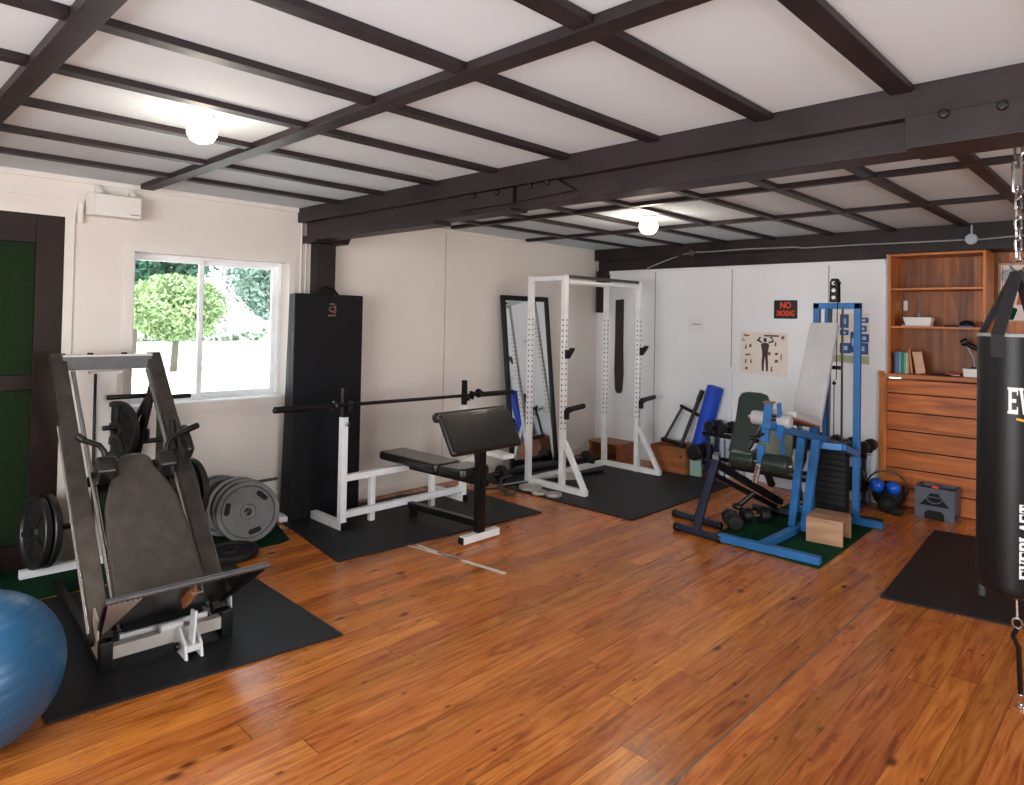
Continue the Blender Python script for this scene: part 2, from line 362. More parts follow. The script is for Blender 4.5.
def rpoly(w, h, r, seg=5, cx=0, cy=0):
    out = []
    for (sx, sy, a0) in ((1, 1, 0), (-1, 1, 90), (-1, -1, 180), (1, -1, 270)):
        for i in range(seg + 1):
            a = R(a0 + 90 * i / seg); out.append((cx + sx * (w / 2 - r) + r * math.cos(a), cy + sy * (h / 2 - r) + r * math.sin(a)))
    return out
def basis(o, x, y):  # matrix with local X, Y along given world directions
    x = V(x).normalized(); y = V(y).normalized(); z = x.cross(y).normalized(); y = z.cross(x)
    m = Matrix((x, y, z)).transposed().to_4x4(); m.translation = V(o); return m

WX, WY, CZ = -5.23, 6.93, 2.54
# ================================================================== SETTING
struct('floor', MB().bb((-5.6, -3.0, -0.1), (3.6, 7.6, 0)), M['floor'])
struct('ceiling', MB().bb((-5.6, -3.0, CZ), (3.6, 7.6, CZ + 0.1)), M['ceil'])
# left wall with the window opening and the door opening
y0, y1, z0, z1 = 1.552, 2.722, 0.98, 2.078
dy0, dy1, dz = 0.08, 1.132, 2.267
w = MB(); xo = WX - 0.22
w.bb((xo, -3.0, 0), (WX, dy0, CZ)); w.bb((xo, dy0, dz), (WX, dy1, CZ)); w.bb((xo, dy1, 0), (WX, y0, CZ))
w.bb((xo, y0, 0), (WX, y1, z0)); w.bb((xo, y0, z1), (WX, y1, CZ)); w.bb((xo, y1, 0), (WX, 7.6, CZ))
struct('wall_left', w, M['wall_l'])
w = MB(); w.bb((WX, WY, 0), (-1.895, WY + 0.12, CZ)); struct('wall_back', w, M['wall_b'])
struct('wall_back_alcove', MB().bb((-1.90, 7.46, 0), (3.6, 7.6, CZ)), M['backing'])
struct('wall_right', MB().bb((3.5, -3.0, 0), (3.6, 7.6, CZ)), M['wall_l'])
struct('wall_front', MB().bb((-5.6, -3.1, 0), (3.6, -3.0, CZ)), M['wall_l'])
# seams between the wall boards
for i, (x, a, b) in enumerate([(-4.373, 1.0, 2.24), (-3.41, 1.0, 2.24), (-2.405, 0.0, 2.24)]):
    struct('trim_%d' % (i + 1), MB().bb((x - 0.006, WY - 0.003, a if i == 2 else 0), (x + 0.006, WY + 0.001, b)), M['frosted'])
struct('trim_4', MB().bb((-5.1, WY - 0.02, 2.235), (-1.9, WY, 2.27)), M['wall_b'])
struct('trim_5', MB().bb((-3.432, WY - 0.022, 0), (-3.39, WY, 1.16)).bb((-3.47, WY - 0.026, 1.15), (-3.35, WY, 1.172)), M['wall_b'])
struct('trim_6', MB().bb((WX, 4.406, 0), (WX + 0.003, 4.414, 2.5)), M['frosted'])
struct('trim_7', MB().bb((WX, -3, 2.505), (WX + 0.02, 2.79, 2.54)), M['trim'])
struct('trim_8', MB().bb((WX, -3, 2.385), (WX + 0.014, 1.24, 2.40)), M['trim'])
struct('trim_9', MB().bb((WX, 2.9, 2.51), (WX + 0.02, 6.84, 2.54)), M['trim'])
struct('baseboard_left', MB().bb((WX, 1.19, 0), (WX + 0.016, 6.95, 0.09), bev=0.004), M['trim'])
struct('baseboard_back', MB().bb((-5.21, WY - 0.014, 0), (-1.96, WY, 0.07), bev=0.004), M['wall_b'])
# horizontal conduit strip low on the window wall
struct('trim_10', MB().bb((WX, 2.2, 0.305), (WX + 0.018, 2.66, 0.325)), M['gunmetal'])
struct('trim_11', MB().cyl((WX + 0.015, 2.82, 1.2), (WX + 0.015, 2.82, 2.5), 0.009).cyl((WX + 0.015, 2.865, 0.2), (WX + 0.015, 2.865, 2.3), 0.006), M['trim'])
# door casing
struct('trim_12', MB().bb((WX, dy1, 0), (WX + 0.012, dy1 + 0.055, dz + 0.045)).bb((WX, dy0 - 0.05, dz), (WX + 0.012, dy1, dz + 0.045)), M['trim'])
d = MB(); X1 = WX + 0.012; X0 = WX - 0.05
d.bb((X0, dy1 - 0.155, 0), (X1, dy1, dz), bev=0.004); d.bb((X0, dy0, 0), (X1, dy0 + 0.155, dz), bev=0.004)
d.bb((X0, dy0 + .155, dz - 0.185), (X1, dy1 - .155, dz), bev=0.004); d.bb((X0, dy0 + .155, 1.14), (X1, dy1 - .155, 1.235), bev=0.004); d.bb((X0, dy0 + .155, 0), (X1, dy1 - .155, 0.16), bev=0.004)
dr = struct('door_1', d, M['doorw'])
MB().bb((X0 + 0.01, dy0 + 0.15, 0.1), (X1 - 0.03, dy1 - 0.15, dz - 0.18)).build('door_panel', M['doorg'], dr)
# window
wf = MB(); XF = -5.40
def fr(mb, ya, yb, za, zb, t, xa, xb):
    mb.bb((xa, ya, za), (xb, ya + t, zb)); mb.bb((xa, yb - t, za), (xb, yb, zb)); mb.bb((xa, ya + t, za), (xb, yb - t, za + t)); mb.bb((xa, ya + t, zb - t), (xb, yb - t, zb))
fr(wf, y0, y1, z0, z1, 0.022, XF - 0.03, XF + 0.04)
wn = struct('window_1', wf, M['upvc'])
s1 = MB(); fr(s1, 1.574, 2.088, 1.0, 2.058, 0.03, XF + 0.004, XF + 0.032); s1 = s1.build('sash', M['upvc'], wn)
s2 = MB(); fr(s2, 2.07, 2.700, 1.0, 2.058, 0.036, XF - 0.026, XF + 0.002); s2 = s2.build('sash', M['upvc'], wn)
MB().bb((XF + 0.014, 1.60, 1.03), (XF + 0.018, 2.06, 2.03)).build('pane', M['glass'], s1)
MB().bb((XF - 0.014, 2.10, 1.034), (XF - 0.010, 2.668, 2.024)).build('pane', M['glass'], s2)
MB().bb((XF + 0.032, 2.062, 1.50), (XF + 0.045, 2.084, 1.58), bev=0.004).build('latch', M['upvc'], wn)
t = MB(); t.bb((WX, y0 - 0.055, 0.925), (WX + 0.014, y0, z1 + 0.06)); t.bb((WX, y1, 0.925), (WX + 0.014, y1 + 0.055, z1 + 0.06))
t.bb((WX, y0, z1), (WX + 0.014, y1, z1 + 0.06)); t.bb((WX, y0 - .055, 0.925), (WX + 0.02, y1 + .055, 0.98))
t.build('window_casing', M['trim'], wn)
MB().bb((XF + 0.04, y0, z0 - 0.001), (WX + 0.022, y1, z0 + 0.012), bev=0.003).build('window_sill', M['upvc'], wn)

# ------------------------------------------------------------------ beams
XN = [-0.715, -1.24, -1.785, -2.335, -2.885, -3.45, -4.035, -4.61, -0.18, 0.36, 0.9, 1.5]
XF_ = [-0.75, -1.26, -1.82, -2.35, -2.93, -3.46, -3.99, -4.57, -0.22, 0.34, 0.9, 1.5]
n = 0
def beam(mb, nm='ceiling_beam'):
    global n
    n += 1
    return struct('trim_%d' % (13 + n), mb, M['beam'])
for k in range(12):
    x = XN[k]; wd = 0.078 if k < 2 else 0.066
    mb = MB()
    for a, b in ((-3.0, 0.495), (0.574, 1.552), (1.636, 2.82)): mb.bb((x - wd / 2, a, 2.513), (x + wd / 2, b, CZ), bev=0.003)
    beam(mb)
    x = XF_[k]; wd = 0.07 if k < 3 else 0.058
    mb = MB()
    for a, b in ((3.0, 4.25), (4.31, 5.46), (5.52, 6.84)): mb.bb((x - wd / 2, a, 2.512), (x + wd / 2, b, CZ), bev=0.003)
    beam(mb)
beam(MB().bb((-5.13, 1.552, 2.503), (3.5, 1.636, CZ), bev=0.003))
beam(MB().bb((-5.23, 0.495, 2.50), (3.5, 0.574, CZ), bev=0.003))
beam(MB().bb((-5.2, -0.75, 2.50), (3.5, -0.65, CZ), bev=0.003))
beam(MB().bb((-4.98, 4.25, 2.508), (3.5, 4.31, CZ), bev=0.003))
beam(MB().bb((-5.12, 5.46, 2.508), (3.5, 5.52, CZ), bev=0.003))
# main beam
g = MB(); g.bb((-5.23, 2.79, 2.42), (3.5, 3.0, CZ), bev=0.004)
mb_ = struct('trim_50', g, M['beam'])
MB().bb((-5.16, 2.835, 2.305), (3.5, 2.99, 2.42), bev=0.004).build('lower_beam', M['beam'], mb_)
MB().bb((-5.1, 2.825, 2.265), (-3.47, 2.97, 2.31), bev=0.004).build('under_plank', M['beam'], mb_)
MB().bb((-3.47, 2.83, 2.29), (-2.78, 2.98, 2.32), bev=0.004).build('under_plank', M['beam'], mb_)
MB().bb((-0.70, 2.77, 2.30), (3.5, 3.0, 2.418), bev=0.004).build('boxed_section', M['beam'], mb_)
MB().bb((-3.2, 2.805, 2.325), (-2.74, 2.84, 2.415), bev=0.003).build('splice_plate', M['beam'], mb_)
MB().prism([(-2.70, 2.33), (-2.28, 2.345), (-2.40, 2.415), (-2.70, 2.415)], 0.03, basis((0, 2.835, 0), (1, 0, 0), (0, 0, 1))).build('splice_plate', M['beam'], mb_)
for bx, bz, by in ((-3.07, 2.40, 2.80), (-2.868, 2.40, 2.80), (-2.60, 2.405, 2.80), (-2.47, 2.41, 2.80), (-0.575, 2.405, 2.765), (-0.405, 2.40, 2.765)):
    MB().rod((bx, by + 0.01, bz), (bx, by - 0.012, bz), 0.017, n=12).build('bolt_head', M['black'], mb_)
# back beam with its cable
bb_ = struct('trim_51', MB().bb((-5.21, 6.84, 2.40), (3.5, WY, CZ), bev=0.004), M['beam'])
MB().bb((-5.17, 6.865, 2.27), (-1.89, WY - .001, 2.40), bev=0.004).bb((-1.89, 6.865, 2.315), (3.5, WY, 2.40), bev=.004).build('lower_beam', M['beam'], bb_)
MB().bb((-1.89, 6.93, 2.335), (3.5, 7.46, 2.42)).build('alcove_header', M['beam'], bb_)
# posts
pst = struct('trim_52', MB().bb((WX, 2.915, 0), (-5.11, 3.087, 2.27), bev=0.004), M['beam'])
MB().prism([(-5.23, 2.25), (-4.99, 2.25), (-4.94, 2.31), (-5.23, 2.31)], 0.30, basis((0, 3.13, 0), (1, 0, 0), (0, 0, 1))).build('corbel', M['beam'], pst)
struct('trim_53', MB().bb((-5.18, 6.84, 1.75), (-5.03, WY - .001, 2.27), bev=0.004), M['beam'])

# ------------------------------------------------------------------ outdoors
struct('ground', MB().bb((-70, -40, -0.3), (-5.6, 60, -0.12)), M['ground'])
def tree(name, x, y, h, cr, lm, label, nleaf=2200, trunk=0.16, flat=0.85, low=0.35, ls=1.0):
    t = thing(name, label, 'tree', (x, y, -0.12), group=None)
    MB().tube([(0, 0, 0), (0.05, 0.03, h * 0.3), (-0.06, 0.05, h * 0.55), (0.05, 0, h * 0.85)], trunk, 8).tube([(0, 0, h * .35), (0.5, .5, h * .6)], trunk * .5, 6).tube([(0, 0, h * .35), (-0.4, -.7, h * .6)], trunk * .5, 6).build('trunk', M['bark'], t, world=False)
    mb = MB(); bm = mb.bm
    for _ in range(nleaf):
        while True:
            p = V((random.uniform(-1, 1), random.uniform(-1, 1), random.uniform(-1, 1)))
            if 0.35 < p.length < 1: break
        lump = 0.8 + 0.2 * math.sin(p.x * 7) * math.cos(p.y * 6 + p.z * 5)
        c = V((p.x * cr * lump, p.y * cr * lump, h * (low + (1 - low) * 0.5) + p.z * h * (1 - low) * 0.5 * flat * 1.1))
        q = Quaternion((random.gauss(0, 1), random.gauss(0, 1), random.gauss(0, 1), random.gauss(0, 1))).normalized()
        s = random.uniform(0.07, 0.14) * ls
        vs = [bm.verts.new(c + q @ V(k)) for k in ((-s, 0, 0), (0, -s * .45, 0), (s, 0, 0), (0, s * .45, 0))]
        bm.faces.new(vs)
    mb.build('foliage', lm, t, world=False)
    return t
tree('maple_tree', -26.5, 7.9, 6.6, 3.3, M['leafb'], 'leafy dark green tree at the upper left of the window, tallest of the trees', 13000, .13, low=.26, ls=1.3)
tree('maple_tree', -21.5, 7.55, 3.0, 1.7, M['leafa'], 'low bright yellow-green tree in front of the dark one, left window pane', 12000, 0.10, low=0.28, ls=.75)
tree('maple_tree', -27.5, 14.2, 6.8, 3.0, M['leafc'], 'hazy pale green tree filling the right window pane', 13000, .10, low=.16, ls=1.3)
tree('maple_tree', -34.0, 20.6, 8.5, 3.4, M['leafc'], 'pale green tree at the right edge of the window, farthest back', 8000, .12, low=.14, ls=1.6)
hg = MB()
for i in range(900):
    c = V((-44 + random.uniform(-.6, .6), random.uniform(2, 34), random.uniform(-.1, 0.7)))
    q = Quaternion((random.gauss(0, 1), random.gauss(0, 1), random.gauss(0, 1), random.gauss(0, 1))).normalized(); s = random.uniform(.3, .6)
    hg.bm.faces.new([hg.bm.verts.new(c + q @ V(k)) for k in ((-s, 0, 0), (0, -s * .5, 0), (s, 0, 0), (0, s * .5, 0))])
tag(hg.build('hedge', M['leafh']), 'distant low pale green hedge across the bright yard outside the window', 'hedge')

# ------------------------------------------------------------------ lamps on the ceiling
def globe(x, y, label, k=1.0):
    t = thing('globe_lamp', label, 'lamp', (x, y, CZ), group='globe lamps on the ceiling')
    MB().lathe([(0, 0), (0.06, 0), (0.062, -0.018), (0.045, -0.03), (0, -0.03)]).build('lamp_base', M['upvc'], t, world=False)
    MB().lathe([(0.04, -0.025), (0.066, -0.045), (0.078, -0.075), (0.077, -0.11), (0.058, -0.14), (0.028, -0.155), (0, -0.158)]).build('lamp_shade', M['lampm'], t, world=False)
    t.scale = (k, k, k)
    l = bpy.data.lights.new('lamp_light', 'POINT'); l.energy = 6 if y < 3 else 14; l.color = (1, 0.86, 0.7); l.shadow_soft_size = 0.07
    lo = bpy.data.objects.new('lamp_light', l); C.objects.link(lo); lo.location = (x, y, CZ - 0.26)
globe(-3.12, 1.19, 'glowing white globe lamp on the ceiling near the window', 0.82)
globe(-3.15, 4.87, 'glowing white globe lamp beyond the main beam, above the rack')

# ------------------------------------------------------------------ wall fittings
h = thing('wall_heater', 'white rectangular heater box mounted high on the cream wall left of the window', 'heater', (WX, 1.4, 2.28))
MB().bb((WX + 0.005, 1.245, 2.29), (WX + 0.115, 1.562, 2.44), bev=0.014).build('casing', M['plastic'], h)
MB().bb((WX + 0.112, 1.25, 2.305), (WX + 0.118, 1.28, 2.43), bev=0.002).build('side_panel', M['trim'], h)
MB().bb((WX + 0.113, 1.49, 2.312), (WX + 0.1165, 1.545, 2.317)).build('badge', M['gunmetal'], h)
for y in (1.31, 1.52): MB().bb((WX, y - .018, 2.435), (WX + 0.06, y + .018, 2.475), bev=0.004).bb((WX, y - .012, 2.47), (WX + 0.03, y + .012, 2.50), bev=0.003).build('bracket', M['trim'], h)
MB().bb((WX + 0.0125, 1.20, 2.235), (WX + 0.034, 1.228, 2.37), bev=0.004).tube([(WX + .02, 1.21, 2.37), (WX + .03, 1.22, 2.40), (WX + .05, 1.25, 2.395)], 0.004, 6).build('switch', M['trim'], h)

cb = MB(); cb.tube([(-4.45, 6.862, 2.28), (-4.2, 6.862, 2.36), (-4.0, 6.85, 2.41), (-3.84, 6.832, 2.435), (-3.6, 6.835, 2.43), (-3.2, 6.835, 2.435), (-2.7, 6.835, 2.425), (-2.62, 6.835, 2.41), (-2.2, 6.835, 2.41), (-1.8, 6.835, 2.405), (-1.3, 6.835, 2.40), (-1.15, 6.835, 2.395), (-0.6, 6.835, 2.42), (0.5, 6.835, 2.41), (2, 6.835, 2.42)], 0.007, 6)
tag(cb.build('electric_cable', M['wire']), 'grey electric cable looping along the dark beam over the back wall', 'cable')
def jdisc(x, z, r, label, stem):
    t = thing('junction_disc', label, 'junction box', (x, 6.84, z))
    MB().rod((x, 6.84, z), (x, 6.80, z), r, 0.006).build('disc_cover', M['disc'] if stem else M['gunmetal'], t)
    if stem: MB().cyl((x, 6.83, z + r * .9), (x, 6.83, z + r + 0.075), 0.008).build('stem', M['disc'], t)
jdisc(-3.84, 2.425, 0.036, 'small dark grey round junction cover on the beam, left end of the cable', False)
jdisc(-1.21, 2.40, 0.046, 'pale grey round junction cover with a stem above the bookcase', True)

# NO SMOKING sign
def text_mesh(txt, m, parent, mt, size, sx=1.0, off=0.0, ext=0.0015, name='lettering', lab=None):
    cu = bpy.data.curves.new('t', 'FONT'); cu.body = txt; cu.size = size; cu.extrude = ext; cu.offset = off; cu.align_x = 'CENTER'; cu.align_y = 'CENTER'
    ob = bpy.data.objects.new('t', cu); C.objects.link(ob)
    bpy.context.view_layer.update()
    me = bpy.data.meshes.new_from_object(ob.evaluated_get(bpy.context.evaluated_depsgraph_get()))
    bpy.data.objects.remove(ob)
    mb = MB(); mb.bm.from_mesh(me); bpy.data.meshes.remove(me)
    mb.bm.transform(mt @ Matrix.Diagonal((sx, 1, 1, 1)))
    o = mb.build(name, m, parent); return o
def flat_on_back(x, z, y): return basis((x, y, z), (1, 0, 0), (0, 0, 1))
sg = thing('no_smoking_sign', 'black sign with red letters reading NO SMOKING on the white wall', 'sign', (-2.82, WY, 1.8))
MB().prism(rpoly(0.24, 0.19, 0.012), 0.006, flat_on_back(-2.825, 1.80, WY)).build('sign_plate', M['signb'], sg)
text_mesh('NO', M['red'], sg, flat_on_back(-2.825, 1.84, WY - 0.008), 0.09, 0.8, 0.002)
text_mesh('SMOKING', M['red'], sg, flat_on_back(-2.825, 1.758, WY - 0.008), 0.082, 0.50, 0.0012)
# anatomy poster
ps = thing('anatomy_poster', 'ivory anatomy poster with a flexing muscle figure, below the no smoking sign', 'poster', (-3.05, WY, 1.1))
MB().prism([(-.255, -.215), (.255, -.235), (.255, .215), (-.25, .22)], 0.003, flat_on_back(-3.055, 1.34, WY)).build('sheet', M['paper'], ps)
def P2(mb, pts, x, z, y=WY - 0.0045, s=1.0):
    mb.prism([(a * s, b * s) for a, b in pts], 0.001, flat_on_back(x, z, y)); return mb
fg = MB(); fx, fz = -3.035, 1.36
P2(fg, [(-.045, .07), (-.025, .09), (.025, .09), (.045, .07), (.032, 0), (.03, -.05), (-.03, -.05), (-.032, 0)], fx, fz)
P2(fg, rpoly(.034, .045, .015), fx, fz + .12)
P2(fg, [(-.03, -.05), (0, -.05), (-.008, -.12), (-.012, -.205), (-.032, -.205), (-.036, -.12)], fx, fz); P2(fg, [(.03, -.05), (0, -.05), (.008, -.12), (.014, -.205), (.034, -.205), (.034, -.12)], fx, fz)
P2(fg, [(-.04, .085), (-.09, .115), (-.075, .135), (-.03, .095)], fx, fz); P2(fg, [(-.095, .11), (-.055, .155), (-.045, .145), (-.075, .105)], fx, fz)
P2(fg, [(.04, .085), (.088, .10), (.08, .12), (.03, .095)], fx, fz); P2(fg, [(.095, .10), (.075, .155), (.05, .15), (.055, .14), (.07, .135), (.08, .105)], fx, fz)
fg.build('printed_figure', M['ink'], ps)
sm = MB()
for (a, b, c, d) in ((-.19, .06, .022, .05), (-.14, .075, .03, .04), (-.17, -.02, .07, .02), (-.19, -.09, .02, .05), (-.13, -.09, .018, .05), (-.18, -.165, .035, .03), (.13, .10, .022, .05), (.065, 0, .035, .04), (.14, .0, .04, .03), (.14, -.075, .045, .035), (.19, -.03, .014, .08), (.09, -.16, .02, .06), (-.21, .19, .02, .02), (-.18, .182, .06, .02), (.205, .17, .04, .035), (-.22, .13, .05, .012), (-.22, .15, .03, .008)):
    P2(sm, [(-c / 2, -d / 3), (0, -d / 2), (c / 2, -d / 5), (c / 3, d / 2), (-c / 4, d / 2.4)], -3.055 + a, 1.34 + b)
sm.build('printed_details', M['rust'], ps)
P2(MB(), [(-.08, -.008), (.08, -.008), (.08, .008), (-.08, .008)], -2.97, 1.525).build('printed_title', M['ink'], ps)
# blue photo poster
p2 = thing('exercise_poster', 'cream poster with blue exercise photos behind the blue machine', 'poster', (-2.2, WY, 1.28))
MB().prism([(-.165, -.24), (.165, -.25), (.165, .24), (-.165, .235)], 0.003, flat_on_back(-2.195, 1.53, WY)).build('sheet', M['paper'], p2)
b1 = MB(); b2 = MB()
for (a, b, c, d) in ((-.06, .16, .08, .13), (.11, .17, .09, .05), (.11, .09, .06, .06), (-.06, .05, .08, .05), (.12, .0, .08, .08), (-.05, -.10, .10, .10), (.1, -.10, .11, .11), (.02, -.04, .05, .2)):
    P2(b1, rpoly(c, d, .008), -2.195 + a, 1.53 + b)
    P2(b2, rpoly(c * .4, d * .4, .004), -2.195 + a, 1.53 + b, WY - .0058)
b1.build('printed_photos', M['bluei'], p2); b2.build('printed_highlights', M['cyani'], p2)
P2(MB(), [(-.16, -.235), (.16, -.245), (.16, -.17), (-.16, -.17)], -2.195, 1.53).build('printed_strip', M['olive'], p2)
nt_ = thing('notice_sheet', 'small white paper notice on the white wall above the blue foam roll', 'paper', (-3.82, WY, 1.55))
MB().prism([(-.09, -.07), (.09, -.07), (.09, .1), (-.09, .1)], 0.002, flat_on_back(-3.83, 1.60, WY)).build('sheet', M['paperw'], nt_)
MB().prism([(-.05, -.004), (.05, -.004), (.05, .004), (-.05, .004)], 0.001, flat_on_back(-3.83, 1.63, WY - .003)).build('printed_line', M['gunmetal'], nt_)
# brown leather belt hanging on the back wall behind the rack
bl = MB(); bl.prism([(-.066, .55), (.056, .56), (.056, 0), (.066, -.35), (.052, -.56), (.03, -.6), (-.03, -.6), (-.055, -.56), (-.07, -.32), (-.066, 0.02)], 0.012, flat_on_back(-4.87, 1.36, WY), bev=0.003)
tag(bl.build('leather_belt', M['dbrown']), 'long dark brown leather strap hanging on the white wall behind the power rack', 'strap')

# ------------------------------------------------------------------ floor coverings
def matp(name, pts, th, m, label, z=0.0):
    return tag(MB().prism(pts, th, Matrix.Translation((0, 0, z)), bev=0.002, seg=1).build(name, m), label, 'carpet' if 'carpet' in name else 'mat')
matp('green_carpet', [(-5.21, -0.9), (-4.63, -0.9), (-4.62, 1.0), (-4.60, 2.40), (-4.63, 2.47), (-5.21, 2.62)], 0.006, M['carpet'], 'dark green carpet strip along the wall below the window')
matp('rubber_mat', [(-3.205, 0.685), (-3.06, 1.94), (-4.49, 1.96), (-4.61, 0.66)], 0.012, M['rubber'], 'black rubber mat under the leg machine beside the blue ball')
matp('rubber_mat', [(-3.985, 2.475), (-3.845, 4.36), (-5.02, 4.42), (-5.17, 2.64)], 0.012, M['rubber'], 'black rubber mat under the preacher bench and its barbell stand')
matp('rubber_mat', [(-3.185, 4.745), (-3.18, 6.56), (-4.9, 6.6), (-5.18, 4.8), (-4.50, 4.73)], 0.012, M['rubber'], 'black rubber mat under the white power rack')
matp('rubber_mat', [(-1.26, 4.545), (-1.365, 6.35), (0.2, 6.6), (0.35, 4.84)], 0.012, M['rubber'], 'black rubber mat on the floor beyond the punching bag')
matp('turf_mat', [(-2.56, 4.80), (-1.70, 4.76), (-1.71, 5.4), (-1.74, 6.36), (-2.5, 6.36)], 0.008, M['gmat'], 'green turf mat under the blue leg machine')
tp = []
for pts, lb in (([(-3.945, 3.02), (-3.955, 3.04), (-3.47, 3.12), (-3.46, 3.10)], 'thinner near strip of white tape on the floor by the bench mat'),
            ([(-3.64, 3.075), (-3.655, 3.105), (-3.09, 3.18), (-3.08, 3.145)], 'longest strip of white tape on the floor, pointing into the room'),
            ([(-3.91, 3.07), (-3.915, 3.10), (-3.70, 3.11), (-3.70, 3.08)], 'short stub of white tape at the edge of the bench mat')):
    tag(MB().prism(pts, 0.001).build('floor_tape', M['tape']), lb, 'tape', 'strips of white floor tape')

# ================================================================== LEG MACHINE (hack squat)
hs = thing('leg_press_machine', 'black and white incline leg machine with worn black back pad and foot plate', 'exercise machine', (-3.49, 1.236, 0.012), 176.7)
def L(u, v, z): return (u, v, z)
A = R(42.3); ca, sa = math.cos(A), math.sin(A)
def S(al, v, off=0.0): return (0.06 + al * ca - off * sa, v, 0.10 + al * sa + off * ca)   # along the rails
for s in (1, -1):
    MB().bar(S(0, .27 * s), S(1.86, .27 * s), 0.06, 0.085, up=(0, 1, 0)).build('rail', M['graphite'], hs, False)
    MB().cyl(S(0.02, .205 * s, .03), S(1.70, .205 * s, .03), 0.012, n=12).cyl(S(0.05, .315 * s, .0), S(1.30, .315 * s, .0), 0.010, n=12).build('guide_rod', M['chrome'], hs, False)
    MB().bar((0.03, .27 * s, .025), (1.25, .27 * s, .025), 0.04, .04).build('floor_rail', M['black'], hs, False)
    MB().bar((-0.01, .27 * s, .0), (-0.01, .27 * s, .13), 0.055).build('end_cap', M['black'], hs, False)
    MB().prism([(0.0, 0.05), (0.12, 0.06), (0.10, 0.25), (0.02, 0.22)], 0.008, basis((0, .30 * s, 0), (1, 0, 0), (0, 0, 1))).build('gusset', M['cream'], hs, False)
    MB().bar((1.30, .25 * s, 1.20), (1.50, .08 * s, .05), 0.04).build('rear_strut', M['black'], hs, False)
MB().bar((0, -.27, .07), (0, .27, .07), 0.05, 0.06).build('front_crossbar', M['cream'], hs, False)
MB().bar((0.06, -.20, .10), (0.06, .20, .10), 0.03, 0.03).cyl((-.01, -.06, .115), (-.01, .04, .115), 0.022).build('spring_bar', M['white'], hs, False)
MB().bar((1.50, -.30, .027), (1.50, .42, .027), 0.05, 0.05).build('rear_crossbar', M['white'], hs, False)
st = MB(); st.prism([(-.17, 0), (0.0, 0.0), (0.0, .10), (-.05, .12), (-.15, .06)], 0.012, basis((0, -.03, 0), (1, 0, 0), (0, 0, 1)))
st.prism([(-.17, 0), (0.0, 0.0), (0.0, .10), (-.05, .12), (-.15, .06)], 0.012, basis((0, -.10, 0), (1, 0, 0), (0, 0, 1)))
st.bar((-.12, -.07, .04), (-.09, -.09, .20), 0.075, 0.012, up=(0, 1, 0)); st.bar((-.16, -.07, .045), (-.02, -.07, .045), 0.06, 0.03)
st.build('safety_catch', M['white'], hs, False)
MB().rod((-.10, -.02, .05), (-.10, .0, .05), 0.02).build('catch_knob', M['black'], hs, False)
MB().bar(S(1.80, -.25, .0), S(1.80, .25, .0), 0.05, 0.085, up=(0, 0, 1)).build('top_crossbar', M['gunmetal'], hs, False)
MB().box(V(S(1.80, 0, 0)) + V((0, 0, .046)), (.075, .50, .012), bev=.002).build('top_cap', M['cream'], hs, False)
for v in (.10, -.09): MB().rod(V(S(1.80, v, 0)) + V((0, 0, .045)), V(S(1.80, v, 0)) + V((0, 0, .064)), 0.018).build('bolt', M['black'], hs, False)
MB().bb((1.455, -.10, 1.235), (1.52, .085, 1.25)).bar((1.49, -.01, 1.24), (1.51, -.02, .05), 0.12, 0.05, up=(1, 0, 0)).build('rear_post', M['cream'], hs, False)
MB().cyl((1.455, .055, 1.235), (1.47, .05, .1), 0.009, n=8).build('rear_edge_line', M['black'], hs, False)  # thin black line down the left edge of the rear post
MB().rod((1.51, .03, .273), (1.512, .31, .273), .018).build('weight_horn', M['black'], hs, False)
# sled with pad
MB().box(S(.50, 0, .0), (.98, .36, .03), Matrix.Rotation(-A, 3, 'Y')).bar(S(.18, -.21, .0), S(.18, .21, .0), .05, .05).bar(S(.9, -.22, .0), S(.9, .22, .0), .05, .05).build('sled_frame', M['black'], hs, False)
pad = [(0.10, .175), (0.13, .20), (0.17, .21), (.50, .195), (.68, .178), (.80, .145), (.90, .10), (.96, .085), (.99, .06), (1.0, .03)]
poly = [(a, b) for a, b in pad] + [(a, -b) for a, b in pad[::-1]]
poly = poly + [(0.10 - .006, 0)]
mpad = Matrix.Translation(V(S(0, 0, .03))) @ Matrix.Rotation(-A, 4, 'Y')
MB().prism(poly, 0.065, mpad, bev=0.022, seg=4).build('back_pad', M['vinylw'], hs, False)
for s in (1, -1):
    rt = Matrix.Rotation(-A, 3, 'Y')
    MB().box(S(.89, .152 * s, .10), (.11, .10, .13), rt, bev=.018, seg=3).build('shoulder_pad', M['vinyl'], hs, False)
    p = [S(.93, .150 * s, .14), S(.965, .158 * s, .17), S(1.0, .18 * s, .185), S(1.03, .25 * s, .20), S(1.06, .34 * s if s < 0 else .28, .21)]
    MB().tube(p, .015, 12).rod(p[3], V(p[4]), .019).build('handle', M['black'], hs, False)
    MB().bar(S(.9, .19 * s, .0), S(.9, .19 * s, .06), .04).build('pad_bracket', M['black'], hs, False)
MB().rod(S(.98, -.215, .10), S(1.16, -.225, .16), .021).build('weight_peg', M['black'], hs, False)
MB().box(S(1.0, -.275, .14), (.20, .045, .10), Matrix.Rotation(-A, 3, 'Y'), bev=.02, seg=3).build('side_bumper', M['vinyl'], hs, False)
